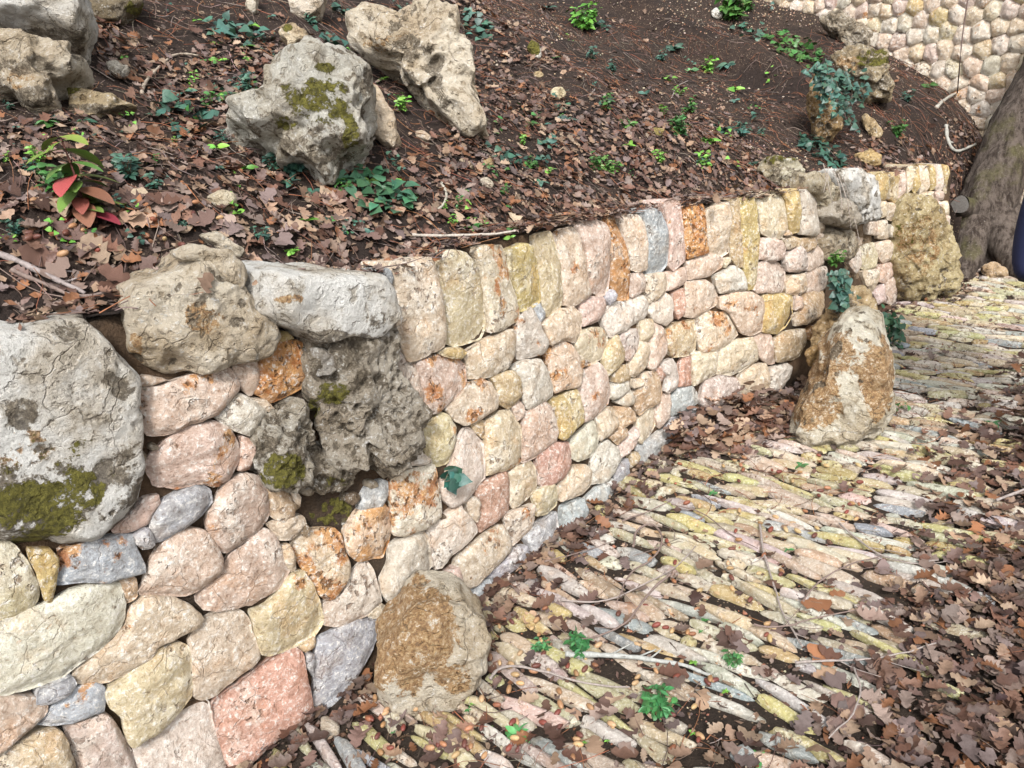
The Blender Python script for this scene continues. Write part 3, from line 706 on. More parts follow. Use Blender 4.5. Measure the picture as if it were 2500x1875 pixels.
WHITE = (.69, .68, .645); CREAM = (.60, .53, .42); GREY = (.40, .39, .35); DARK = (.25, .215, .165); OCH = (.46, .31, .14)
def bl(o, lab): return tag(o, lab, 'boulder')
# rocks built into the wall
bl(rock('boulder', T('C', (280, 225), (580, 190), (700, 250), (800, 370), (840, 480), (870, 620), (880, 850), (900, 1050), (915, 1200), (900, 1300), (860, 1400), (760, 1500), (700, 1580), (600, 1600), (430, 1610), (130, 1640), (-250, 1640), (-300, 900), (-250, 290), (100, 275)),
   wallmap(-.03), .09, .22, WHITE, 11, amp=.02, freq=5, pits=.014, pfreq=13, e=.42, nth=200, nph=110, masks=[('moss', 60, 1240, 150, 90, .8), ('moss', 210, 1195, 60, 50, .8), ('stain', 80, 1200, 200, 110, .5), ('stain', 310, 1180, 50, 130, .55), ('stain', 50, 1270, 130, 60, .8), ('moss', 120, 1130, 200, 90, .42), ('stain', 60, 1010, 50, 60, .5), ('ochre', 60, 1100, 110, 80, .45), ('stain', 300, 1150, 50, 110, .5)]),
   'large white weathered boulder with a mossy foot at the left end of the wall')
bl(rock('boulder', [(322, 705), (305, 790), (318, 895), (345, 915), (425, 925), (545, 898), (640, 865), (678, 795), (600, 735), (560, 690), (510, 640), (470, 635), (440, 665), (360, 690)], wallmap(0), .07, .30, CREAM, 12,
   amp=.024, freq=7, pits=.008, pfreq=16, e=.5, nth=170, nph=90, masks=[('ochre', 490, 770, 60, 40, .6), ('ochre', 330, 860, 25, 60, .6), ('stain', 480, 780, 60, 25, .45)]),
   'cream triangular boulder crowning the wall beside the white mossy one')
karst = empty('boulder', surf(unsurf(850, 1250)[0], .0)[0]); tag(karst, 'pale capped boulder with dark hollowed pitted body, in the wall left of the coping', 'boulder')
rock('rock_cap', [(600, 700), (612, 656), (700, 655), (820, 658), (900, 662), (932, 700), (948, 760), (945, 800), (890, 825), (830, 815), (760, 835), (720, 810), (660, 785), (610, 745)], wallmap(.035), .09, .34, WHITE, 13, karst,
   amp=.016, freq=6, pits=.004, e=.5, nth=150, nph=80, masks=[('ochre', 700, 730, 90, 14, .42), ('stain', 800, 835, 150, 34, .75), ('stain', 920, 800, 30, 40, .5)])
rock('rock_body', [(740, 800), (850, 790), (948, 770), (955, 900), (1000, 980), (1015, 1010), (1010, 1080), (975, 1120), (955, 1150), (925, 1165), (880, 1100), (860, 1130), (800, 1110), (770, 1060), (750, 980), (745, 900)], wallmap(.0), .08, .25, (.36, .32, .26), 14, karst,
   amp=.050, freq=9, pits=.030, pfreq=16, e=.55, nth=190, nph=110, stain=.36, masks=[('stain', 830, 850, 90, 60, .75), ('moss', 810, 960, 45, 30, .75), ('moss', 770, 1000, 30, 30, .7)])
rock('rock_lump', [(700, 975), (740, 985), (760, 1040), (745, 1090), (740, 1150), (745, 1185), (700, 1195), (640, 1165), (615, 1130), (625, 1080), (640, 1010)], wallmap(.01), .07, .2, (.42, .39, .33), 15, karst,
   amp=.045, freq=11, pits=.026, pfreq=18, nth=120, nph=70, stain=.33, masks=[('moss', 700, 1150, 60, 45, .8), ('stain', 680, 1120, 80, 60, .6)])
rock('rock_lump', [(735, 1085), (790, 1075), (850, 1120), (850, 1180), (800, 1200), (750, 1190)], wallmap(-.02), .05, .15, (.30, .26, .20), 16, karst, amp=.03, freq=12, pits=.02, nth=80, nph=50, stain=.45, masks=[('moss', 790, 1180, 60, 20, .5)])
rock('rock_lump', [(752, 840), (790, 850), (815, 885), (800, 910), (765, 915), (755, 880)], wallmap(.03), .05, .12, (.33, .31, .28), 17, karst, amp=.02, freq=12, nth=60, nph=40, stain=.4)
rock('moss_hollow', [(730, 1200), (800, 1190), (870, 1180), (880, 1230), (850, 1270), (800, 1285), (745, 1275), (725, 1240)], wallmap(-.06), .04, .1, (.12, .095, .06), 18, karst, amp=.03, freq=14, nth=80, nph=50, stain=.6, masks=[('moss', 790, 1245, 80, 40, .95)])
for i, (x_, y_, r_) in enumerate([(712, 1230, 22), (745, 1195, 16), (735, 1290, 18), (858, 1215, 20), (875, 1275, 16), (905, 1180, 18), (700, 790, 16), (735, 775, 14), (612, 995, 14), (348, 950, 12), (338, 1110, 18), (372, 1090, 14), (440, 1075, 12), (1075, 1260, 12), (900, 990, 14), (880, 1060, 14), (345, 1010, 14)]):
    a_ = np.linspace(0, 6.28, 8)[:-1]; rr_ = r_*rng.uniform(.7, 1.2, 7)
    rock('filler_stone', [(x_+c_*math.cos(t_), y_+c_*math.sin(t_)*.8) for t_, c_ in zip(a_, rr_)], wallmap(-.012), .02, .05, random.choice([(.30, .22, .14), (.40, .34, .26), (.22, .17, .12)]), 300+i, w1, amp=.006, freq=20, nth=36, nph=18)
for i, (ol, cc) in enumerate([([(410, 625), (470, 600), (560, 620), (598, 660), (590, 710), (560, 690), (500, 640), (440, 640)], CREAM), ([(480, 575), (530, 570), (600, 610), (590, 640), (540, 615)], CREAM)]):
    bl(rock('rock', ol, facing(ol[4] if i == 0 else ol[3], .3), .05, .08, cc, 20+i, amp=.02, freq=12, nth=80, nph=40), ['arched cream rock behind the triangular boulder', 'flat pale rock lying in the soil above the arched one'][i])
bl(rock('rock', [(905, 658), (942, 652), (952, 676), (946, 702), (925, 706), (918, 680)], wallmap(.0), .03, .08, (.38, .40, .42), 23, amp=.006, nth=50, nph=24), 'small blue-grey chip wedged beside the first coping stone')
bl(rock('boulder', [(912, 1650), (920, 1560), (960, 1510), (1000, 1440), (1050, 1418), (1120, 1440), (1165, 1480), (1197, 1520), (1185, 1560), (1190, 1600), (1160, 1650), (1100, 1700), (1000, 1712), (930, 1706)], facing((1040, 1700), .15, .02), .12, .16, (.56, .50, .40), 24,
   amp=.03, freq=7, pits=.0, e=.55, nth=170, nph=90, masks=[('ochre', 1000, 1570, 135, 160, .85), ('ochre', 1100, 1660, 70, 50, .6)]), 'rounded clay-brown boulder at the foot of the wall')
B5 = rock('boulder', [(1925, 1050), (1945, 1000), (2000, 900), (2020, 820), (2060, 770), (2130, 755), (2158, 790), (2165, 830), (2182, 900), (2180, 1000), (2155, 1030), (2085, 1080), (2000, 1085), (1950, 1080)], facing((2050, 1078), .12, .05), .16, .3, (.60, .56, .46), 25,
   amp=.05, freq=5, pits=.018, pfreq=9, e=.6, nth=190, nph=100, masks=[('ochre', 1980, 960, 80, 110, .8), ('ochre', 2050, 860, 70, 60, .7), ('ochre', 2140, 920, 45, 110, .85), ('ochre', 2060, 830, 60, 30, .6), ('stain', 2060, 800, 60, 30, .4)])
bl(B5, 'tall ochre-stained white boulder leaning at the bend of the path')
bl(rock('rock', [(1985, 880), (2003, 800), (2022, 740), (2060, 700), (2108, 700), (2142, 770), (2130, 860), (2060, 905)], facing((2055, 985), .2, .12, 0.), .09, .15, (.50, .38, .22), 26, amp=.055, freq=9, pits=.025, nth=130, nph=70, masks=[('stain', 2060, 740, 60, 30, .5)]), 'lumpy ochre rock under the glossy ivy, behind the tall ochre-stained boulder')
bl(rock('rock', [(1965, 855), (1985, 843), (2005, 850), (2000, 880), (1975, 892)], facing((1985, 985), .1, .0, .0), .04, .06, OCH, 27, amp=.02, freq=12, nth=50, nph=30), 'small brown rock between the wall end and the tall boulder')
bl(rock('boulder', [(1850, 420), (1868, 388), (1900, 376), (1940, 390), (1965, 418), (1950, 450), (1900, 458)], facing((1900, 455), .2), .09, .12, (.46, .42, .31), 28, amp=.04, freq=10, pits=.02, pfreq=18, nth=100, nph=56, masks=[('moss', 1895, 385, 50, 20, .6), ('stain', 1900, 430, 60, 30, .5)]), 'rough greenish rock resting behind the coping near the ivy')
bl(rock('boulder', [(1962, 420), (1995, 425), (2022, 455), (2024, 500), (2000, 525), (1985, 495), (1965, 455)], wallmap(.0), .07, .14, (.48, .42, .31), 29, amp=.035, freq=11, pits=.02, pfreq=20, nth=90, nph=50), 'knobbly beige rock at the end of the coping row')
ov = empty('boulder', surf(unsurf(2080, 760)[0], 0)[0]); tag(ov, 'white and grey overhanging rock outcrop in the gap of the wall, above the ivy', 'boulder')
rock('rock_cap', [(2040, 415), (2080, 418), (2115, 450), (2132, 505), (2120, 535), (2075, 545), (2058, 505), (2050, 465)], wallmap(.05), .09, .2, WHITE, 30, ov, amp=.035, freq=9, pits=.01, e=.5, nth=100, nph=60, masks=[('stain', 2050, 440, 20, 40, .5)])
rock('rock_lump', [(2010, 520), (2020, 495), (2048, 488), (2072, 535), (2062, 560), (2030, 548)], wallmap(.05), .08, .14, (.42, .37, .30), 31, ov, amp=.03, freq=12, pits=.015, nth=80, nph=44, stain=.25)
rock('rock_lump', [(2012, 575), (2030, 555), (2060, 560), (2080, 600), (2062, 630), (2020, 635)], wallmap(.02), .06, .14, (.50, .44, .34), 32, ov, amp=.03, freq=12, pits=.012, nth=80, nph=44, stain=.2)
rock('rock_body', [(2000, 540), (2060, 500), (2120, 520), (2110, 600), (2080, 680), (2060, 760), (2015, 760), (2005, 650)], wallmap(-.10), .08, .14, (.30, .22, .14), 33, ov, amp=.03, freq=8, nth=90, nph=50, stain=.3)
bl(rock('boulder', [(2188, 560), (2188, 505), (2205, 472), (2245, 470), (2290, 540), (2312, 600), (2336, 622), (2342, 670), (2322, 712), (2290, 728), (2262, 716), (2240, 742), (2198, 728), (2184, 640)], wallmap(.02), .16, .2, (.47, .39, .22), 34,
   amp=.045, freq=9, pits=.022, pfreq=16, nth=140, nph=80, masks=[('moss', 2230, 560, 50, 60, .42), ('ochre', 2240, 600, 60, 90, .5), ('stain', 2210, 690, 30, 30, .5)]), 'mossy yellow pitted boulder in the far wall stretch')
# outcrops on the slope
HR = [
 ([(565, 290), (640, 265), (660, 215), (692, 195), (750, 155), (850, 150), (888, 190), (895, 240), (908, 330), (915, 370), (890, 410), (850, 455), (800, 462), (750, 430), (700, 400), (680, 370), (620, 360), (565, 330)], (780, 455), .45, .22, .25, (.50, .48, .42), dict(amp=.085, freq=4.2, pits=.024, pfreq=9, stain=.2, nth=190, nph=110, e=.6, masks=[('moss', 770, 240, 105, 75, .62), ('moss', 770, 235, 60, 50, .8), ('moss', 855, 330, 20, 60, .7), ('moss', 790, 165, 40, 15, .8), ('stain', 760, 350, 130, 70, .55), ('moss', 700, 300, 50, 30, .5), ('stain', 640, 300, 50, 40, .5), ('stain', 800, 420, 80, 35, .5)]), 'large grey boulder with moss on its top, on the slope above the wall'),
 ([(885, 212), (905, 205), (935, 232), (962, 290), (978, 345), (962, 372), (940, 350), (905, 330), (893, 280)], (950, 370), .4, .05, .07, (.66, .54, .40), dict(amp=.02, freq=10, nth=80, nph=40), 'smooth bone-coloured rock leaning on the mossy grey boulder'),
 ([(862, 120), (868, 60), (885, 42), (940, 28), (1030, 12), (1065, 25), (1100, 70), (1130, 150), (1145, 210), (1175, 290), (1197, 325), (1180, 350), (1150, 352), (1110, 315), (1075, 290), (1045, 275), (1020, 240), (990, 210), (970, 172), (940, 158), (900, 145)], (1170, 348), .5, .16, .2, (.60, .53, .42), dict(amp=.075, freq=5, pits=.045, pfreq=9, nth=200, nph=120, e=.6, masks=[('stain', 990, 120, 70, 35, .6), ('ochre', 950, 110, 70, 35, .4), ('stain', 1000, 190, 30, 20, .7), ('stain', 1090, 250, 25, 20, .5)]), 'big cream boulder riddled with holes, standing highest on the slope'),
 ([(-120, -80), (190, -80), (208, 20), (210, 60), (200, 112), (165, 115), (140, 95), (100, 88), (60, 82), (-120, 60)], (100, 180), .5, .18, .3, WHITE, dict(amp=.05, freq=5, pits=.014, pfreq=12, nth=170, nph=90, e=.5, masks=[('stain', 90, 85, 130, 18, .6), ('stain', 190, 90, 30, 40, .5)]), 'white rock slab in the top left corner'),
 ([(-120, 85), (60, 95), (150, 120), (208, 130), (212, 150), (175, 188), (120, 200), (140, 235), (145, 290), (75, 285), (20, 235), (-120, 200)], (90, 290), .5, .08, .25, (.58, .52, .42), dict(amp=.06, freq=6, pits=.012, nth=150, nph=80, masks=[('stain', 60, 160, 130, 30, .5), ('stain', 90, 235, 50, 30, .8), ('ochre', 40, 190, 60, 30, .5)]), 'layered ochre rock ledge under the white slab'),  # strongest dark mask paints the shade of the hollow under the ledge
 ([(150, 215), (185, 228), (240, 240), (300, 252), (350, 248), (345, 264), (230, 285), (175, 290), (150, 262)], (240, 285), .5, .05, .12, (.48, .39, .25), dict(amp=.04, freq=9, nth=100, nph=50, masks=[('moss', 170, 210, 25, 20, .7), ('stain', 230, 265, 90, 12, .6)]), 'low yellowish ledge of rock half buried right of the ochre ledge'),
 ([(210, 60), (280, 55), (345, 10), (340, -60), (210, -60)], (280, 70), .5, .05, .15, (.20, .16, .10), dict(amp=.04, freq=7, nth=80, nph=44, stain=.4, masks=[('moss', 330, 20, 30, 30, .6)]), 'dark brown rock beside the white slab'),
 ([(258, 160), (280, 147), (316, 162), (306, 186), (270, 191)], (285, 190), .4, .03, .05, (.62, .58, .50), dict(amp=.02, freq=18, nth=60, nph=30), 'small cream stone stuck in the dark soil near the top left'),
 ([(700, -40), (798, -40), (786, 30), (745, 52), (708, 30)], (745, 52), .4, .05, .1, (.64, .56, .46), dict(amp=.02, freq=8, nth=70, nph=36), 'pale pinkish rock cut by the top edge of the picture'),
 ([(598, 15), (612, -30), (630, -30), (628, 30), (612, 38)], (615, 38), .4, .03, .06, (.60, .54, .44), dict(amp=.012, freq=12, nth=50, nph=26), 'narrow pale rock left of the pinkish one at the top edge'),
 ([(682, 62), (715, 55), (750, 75), (752, 96), (722, 104), (716, 150), (702, 152), (702, 105), (683, 88)], (710, 152), .3, .03, .06, (.58, .48, .34), dict(amp=.014, freq=14, nth=80, nph=36, masks=[('moss', 700, 70, 20, 14, .8)]), 'thin stump-like rock with a mossy head'),
 ([(497, 482), (530, 470), (570, 475), (579, 500), (555, 516), (525, 505)], (550, 515), .5, .03, .05, (.60, .52, .38), dict(amp=.012, freq=14, nth=60, nph=30), 'angular cream stone in dark soil, left of the big grey boulder'),
 ([(1284, 118), (1298, 98), (1318, 108), (1322, 130), (1318, 150), (1300, 140)], (1310, 150), .3, .03, .04, (.60, .57, .50), dict(amp=.01, freq=18, nth=50, nph=26, masks=[('moss', 1303, 115, 22, 22, 1)]), 'little round stone wearing bright green moss'),
 ([(1735, 25), (1748, 18), (1766, 40), (1755, 48), (1738, 42)], (1752, 48), .3, .02, .03, WHITE, dict(amp=.008, freq=18, nth=40, nph=20), 'small white stone high on the gravelly slope'),
 ([(1343, 228), (1352, 212), (1372, 212), (1382, 228), (1374, 243), (1350, 242)], (1362, 243), .4, .02, .03, (.64, .56, .38), dict(amp=.01, freq=18, nth=44, nph=22), 'cream pitted pebble rock at the border of the bare soil'),
 ([(1302, 178), (1318, 173), (1329, 184), (1318, 193), (1304, 188)], (1316, 193), .4, .015, .02, (.58, .46, .28), dict(amp=.005, freq=18, nth=36, nph=18), 'small yellow stone on bare soil below the mossy one'),
 ([(2035, 128), (2090, 115), (2122, 125), (2158, 135), (2180, 170), (2176, 210), (2165, 238), (2135, 232), (2100, 248), (2078, 205), (2050, 172)], (2110, 248), .3, .16, .18, (.36, .30, .20), dict(amp=.07, freq=6, pits=.035, pfreq=9, nth=130, nph=70, stain=.22, masks=[('moss', 2130, 140, 60, 25, .6), ('ochre', 2070, 150, 40, 25, .6), ('stain', 2110, 200, 50, 25, .5)]), 'dark mossy hollow boulder on the bare brown slope'),
 ([(1990, 40), (2040, 25), (2100, 60), (2122, 95), (2115, 122), (2080, 120), (2030, 92)], (2090, 122), .3, .10, .15, (.33, .28, .21), dict(amp=.06, freq=7, pits=.03, nth=100, nph=56, stain=.35), 'crumbly grey rock just above the dark mossy hollow boulder'),
 ([(1985, 190), (2022, 208), (2042, 260), (2046, 310), (2022, 342), (1990, 345), (1975, 292), (1972, 245)], (2010, 345), .25, .12, .14, (.40, .28, .14), dict(amp=.06, freq=8, pits=.03, pfreq=14, nth=100, nph=60, masks=[('ochre', 2010, 300, 40, 60, .5), ('stain', 2010, 320, 40, 40, .4)]), 'upright brown rock draped with ivy'),
 ([(2102, 268), (2130, 290), (2156, 318), (2152, 340), (2122, 332), (2105, 300)], (2140, 340), .35, .04, .06, (.56, .45, .28), dict(amp=.02, freq=12, nth=60, nph=30), 'pale yellow rock low on the bare slope'),
 ([(2088, 378), (2128, 360), (2152, 385), (2146, 402), (2098, 402)], (2120, 402), .35, .05, .06, (.50, .36, .17), dict(amp=.03, freq=12, nth=60, nph=30), 'yellow-brown crumbly rock just behind the far coping'),
 ([(2392, 655), (2420, 640), (2458, 650), (2458, 672), (2410, 680)], (2425, 680), .3, .06, .08, (.50, .36, .22), dict(amp=.03, freq=10, nth=60, nph=30), 'tan rock on the ground past the tree'),
 ([(1570, 1500-1200+20), (1600, 312), (1632, 318), (1620, 332), (1585, 330)], (1610, 332), .4, .015, .02, (.46, .40, .16), dict(amp=.006, freq=16, nth=36, nph=18), 'small yellowish stone at the edge of the leaf litter'),
 ([(1348-180, 440), (1190, 432), (1208, 452), (1200, 464), (1178, 458)], (1190, 464), .5, .02, .03, (.68, .65, .58), dict(amp=.006, freq=16, nth=40, nph=20), 'white stone among green leaves below the holed boulder'),
 ([(1010, 322), (1030, 318), (1055, 336), (1045, 346), (1015, 334)], (1035, 346), .5, .015, .03, (.64, .52, .40), dict(amp=.006, freq=16, nth=40, nph=20), 'flat pinkish stone lying below the holed boulder'),
 ([(1115, 385), (1150, 395), (1160, 412), (1140, 412)], (1145, 412), .5, .012, .02, (.62, .50, .36), dict(amp=.006, freq=16, nth=36, nph=18), 'sliver of cream stone in the litter under the holed boulder'),
 ([(1178, 395), (1198, 385), (1206, 400), (1195, 410), (1180, 406)], (1192, 410), .5, .015, .02, (.54, .42, .24), dict(amp=.006, freq=16, nth=36, nph=18), 'small tan stone right of the cream sliver'),
]
for i, (ol, an, lean, fr, bk, cc, kw, lab) in enumerate(HR):
    bl(rock('boulder' if len(ol) > 8 else 'rock', ol, facing(an, lean), fr*.8, bk, cc, 40+i, **kw), lab)

# ------------------------------------------------------------------ upper wall behind the slope
UA = np.array([1.6, 8.4]); UB = np.array([4.95, 2.99]); UL = np.linalg.norm(UB-UA); ut = (UB-UA)/UL; un = np.array([ut[1], -ut[0]])
if np.dot(un, -UA) < 0: un = -un
def MU(u, v, w):
    u = np.atleast_1d(u); v = v*np.ones_like(u); w = w*np.ones_like(u)
    return np.stack([UA[0]+ut[0]*u+un[0]*(w-.05*v), UA[1]+ut[1]*u+un[1]*(w-.05*v), v], 1)
def clip_poly(P, a, n):      # keep (p-a).n <= 0
    out = []; m = len(P)
    for i in range(m):
        p, q = P[i], P[(i+1) % m]; dp_, dq = np.dot(p-a, n), np.dot(q-a, n)
        if dp_ <= 0: out.append(p)
        if dp_*dq < 0: out.append(p + (q-p)*dp_/(dp_-dq))
    return out
def voronoi(pts, box):
    cells = []
    for i, p in enumerate(pts):
        P = [np.array(q, float) for q in ((box[0], box[1]), (box[2], box[1]), (box[2], box[3]), (box[0], box[3]))]
        d = np.linalg.norm(pts-p, axis=1); o_ = np.argsort(d)[1:18]
        for j in o_:
            P = clip_poly(P, (pts[j]+p)/2, pts[j]-p)
            if len(P) < 3: break
        cells.append(np.array(P))
    return cells
pts = []
r = 0; v = .02
while v < 2.95:
    h = random.uniform(.085, .118); u = .0 + (r % 2)*.05
    while u < UL:
        L = random.uniform(.085, .145); pts.append((u+L/2+random.uniform(-.015, .015), v+h/2+random.uniform(-.022, .022))); u += L
    v += h; r += 1
pts = np.array(pts); cells = voronoi(pts, (0, 0, UL, 2.95))
uw = empty('stone_wall', MU(UL/2, 0, 0)[0]); tag(uw, 'tall pale stone wall rising behind the bare slope and the tree, top right', 'wall')
cent = MU(pts[:, 0], pts[:, 1], 0); ppx, pz = project(cent); hz = terrain(cent[:, 0]+un[0]*.15, cent[:, 1]+un[1]*.15)
vis = (ppx[:, 0] > -100) & (ppx[:, 0] < 2600) & (ppx[:, 1] > -120) & (cent[:, 2] > hz-.1)
far_me = []; cnt = 0
rest = []
for i, c in enumerate(cells):
    if len(c) < 3: continue
    if polyarea(c) < 0: c = c[::-1]
    col = PAL[random.choice('cccccpwwwwlvvc' if random.random() < .93 else 'gy')]; col = tuple(q*.8+w_ for q, w_ in zip(col, (.16, .125, .085)))
    if vis[i] and cnt < 290:
        me, loc = stone_mesh(c, MU, .06, 5000+i, bulge=.016, dens=.02, shrink=-.001, mat=M_FAR); cnt += 1
        obj('stone', me, uw, loc, (*jit(col, .08), random.choice((0, 0, .1, .3, .5))))
    else: rest.append((c, col))
Vr, Fr, off = [], [], 0
for c, col in rest:
    ct = c.mean(0); a = ct + (c-ct)*.94; b = ct + (c-ct)*.75; n = len(c)
    P = np.vstack([MU(a[:, 0], a[:, 1], -.04), MU(a[:, 0], a[:, 1], 0.), MU(b[:, 0], b[:, 1], .015)]); Vr.append(P)
    for k in range(2):
        for j in range(n): Fr.append((off+k*n+j, off+k*n+(j+1) % n, off+(k+1)*n+(j+1) % n, off+(k+1)*n+j))
    Fr.append(tuple(off+2*n+j for j in range(n))); off += 3*n
cl = np.vstack([np.tile(jit(col, .1), (3*len(c), 1)) for c, col in rest])
rm_ = obj('stone_field', mesh('stone_field', np.vstack(Vr), Fr, M_COBA, False, np.array(uw.location), cols=cl), uw, uw.location); rm_['kind'] = 'stuff'
us = np.linspace(0, UL, 60); vs = np.linspace(-.2, 2.95, 40); UU, VV = np.meshgrid(us, vs)
P = MU(UU.ravel(), VV.ravel(), -.014)
obj('mortar_core', mesh('mortar_core', P, grid_faces(60, 40), mat_soil('pale_mortar', (.36, .28, .19), (.24, .18, .12), False), True, np.array(uw.location)), uw, uw.location)
P = MU(np.array([0, UL, UL, 0]), np.array([2.94, 2.94, 2.94, 2.94]), np.array([0, 0, -.4, -.4]))
obj('wall_top', mesh('wall_top', P, [(0, 1, 2, 3)], M_FAR, False, np.array(uw.location)), uw, uw.location, (.5, .42, .3, 0))

# ------------------------------------------------------------------ cobbles
def cobble_proto(seed):
    rs = np.random.default_rng(seed); nu, nv = 18, 11; V = []
    for i in range(nv):
        ph = math.pi*(i+.5)/nv
        for j in range(nu):
            t = 2*math.pi*j/nu
            x = np.sign(math.cos(t))*abs(math.cos(t))**.45*math.sin(ph)**.55; y = np.sign(math.sin(t))*abs(math.sin(t))**.6*math.sin(ph)**.55; z = math.cos(ph)
            z = np.sign(z)*abs(z)**.55
            V.append((x*.5*(1+.12*math.sin(t*2+rs.uniform(0, .3))), y*.5, z*.5))
    V = np.array(V); V[:, 1] *= 1 + V[:, 0]*rs.uniform(-.55, .55); V[:, 1] += (V[:, 0]**2)*rs.uniform(-.25, .25)
    n = fbm(V*np.array([3.2, 3, 3])+seed*9.1, 4, seed, .6); V *= (1+n*.30)[:, None]
    for _ in range(7):
        nn = rs.normal(0, 1, 3)*np.array([.8, 1, 1.2]); nn /= np.linalg.norm(nn); dist = V@nn; V = V - np.outer(np.maximum(dist-dist.max()*rs.uniform(.65, .9), 0), nn); V[:, 2] += rs.uniform(-.15, .15)*V[:, 0]
    Fq = []
    for i in range(nv-1):
        for j in range(nu): Fq.append((i*nu+j, (i+1)*nu+j, (i+1)*nu+(j+1) % nu, i*nu+(j+1) % nu))
    V = np.vstack([V, [[0, 0, .5]], [[0, 0, -.5]]])
    for j in range(nu): Fq.append((len(V)-2, j, (j+1) % nu)); Fq.append((len(V)-1, (nv-1)*nu+(j+1) % nu, (nv-1)*nu+j))
    return V, Fq
PROT = [cobble_proto(s) for s in range(14)]; PME = [mesh('cobble', V, Fq, M_COB, True) for V, Fq in PROT]
edge = np.array([gnd(*q)[:2] for q in [(1750, 2100), (1980, 1800), (2060, 1560), (2230, 1340), (2320, 1180), (2420, 1020), (2540, 900), (2800, 760)]])
def edge_d(x, y):           # >0 : right of the visible cobbles
    best = np.full(len(x), 1e9); sg = np.zeros(len(x)); P = np.stack([x, y], 1)
    for a, b in zip(edge[:-1], edge[1:]):
        e = b-a; t = np.clip(((P-a)@e)/np.dot(e, e), 0, 1); q = a + t[:, None]*e; d = np.linalg.norm(P-q, axis=1)
        s_ = np.sign(-(e[0]*(P[:, 1]-a[1]) - e[1]*(P[:, 0]-a[0]))); m_ = d < best; best = np.where(m_, d, best); sg = np.where(m_, s_, sg)
    return best*sg
ang = math.radians(-53); ca, sa = math.cos(ang), math.sin(ang)
cob = []
b_ = -5.
while b_ < 9.:
    wd = random.uniform(.020, .044); a_ = -6 + random.uniform(0, .3)
    while a_ < 5:
        L = random.uniform(.10, .25) if random.random() < .82 else random.uniform(.04, .08)
        ac, bc = a_+L/2, b_+wd/2
        x = ca*ac - sa*bc; y = sa*ac + ca*bc
        cob.append((x, y, L, wd)); a_ += L + random.uniform(.003, .016)
    b_ += wd + .0035
cob = np.array(cob)
wob = np.stack([cob[:, 0]*1.2, cob[:, 1]*1.2, 0*cob[:, 0]], 1)
cob[:, 0] += fbm(wob, 2, 31)*.09; cob[:, 1] += fbm(wob, 2, 32)*.09
dw, sw = side(cob[:, 0], cob[:, 1]); ed = edge_d(cob[:, 0], cob[:, 1])
keepc = (dw < -.03) & (ed < .15 + rng.uniform(-.15, .15, len(cob))) & (cob[:, 1] < 7) & (np.hypot(cob[:, 0], cob[:, 1]) > .8) & (cob[:, 1] > .2) & (rng.random(len(cob)) > .07)
cob = cob[keepc]
px_, pz_ = project(np.stack([cob[:, 0], cob[:, 1], 0*cob[:, 0]], 1))
inv_ = (px_[:, 0] > -60) & (px_[:, 0] < 2560) & (px_[:, 1] < 1930) & (px_[:, 1] > 0)
bigness = np.where(inv_, cob[:, 2]*cob[:, 3]/pz_**2, 0); order = np.argsort(-bigness)
rank = np.empty(len(cob), int); rank[order] = np.arange(len(cob))
# the far part of the path is given up to fallen leaves in drifts
Vs, Fs, Cs, off = [], [], [], 0
CP = 'lllllcccyywwwwtp'
for i, (x, y, L, wd) in enumerate(cob):
    k = random.randrange(14); th = ang + random.uniform(-.15, .15) + .22*float(vnoise(np.array([[x*.9, y*.9, 2.]]), 77)[0]); z = random.uniform(-.010, .005)
    big = 1.0; hgt = random.uniform(.035, .05)
    c = jit(tuple(q*.70*w_ for q, w_ in zip(PAL[random.choice(CP)], (1, 1.01, 1.04))), .16)
    if random.random() < .14: c = jit((.38, .35, .17), .12)
    if random.random() < .05: c = jit((.26, .28, .29), .1)
    sx, sy = L*1.02, wd*random.uniform(.88, 1.22); ry = random.uniform(-.09, .09); rx = random.uniform(-.35, .35)
    if rank[i] < 299:
        ob = obj('cobble', PME[k], path, (x, y, z), (*c, random.choice((0, 0, .1, .3)))); ob.scale = (sx, sy, hgt); ob.rotation_euler = (rx, ry, th)
    else:
        V, Fq = PROT[k]; R = np.array(Matrix.Rotation(th, 3, 'Z') @ Matrix.Rotation(ry, 3, 'Y') @ Matrix.Rotation(rx, 3, 'X'))
        Vs.append((V*np.array([sx, sy, hgt]))@R.T + np.array([x, y, z])); Fs.append(k); Cs.append(c)
V = np.vstack(Vs); Fl = []; off = 0
for k, vv in zip(Fs, Vs): Fl += [tuple(q+off for q in f) for f in PROT[k][1]]; off += len(vv)
cf = obj('cobble_field', mesh('cobble_field', V, Fl, M_COBA, True, cols=np.repeat(np.array(Cs), len(PROT[0][0]), 0)), path); cf['kind'] = 'stuff'

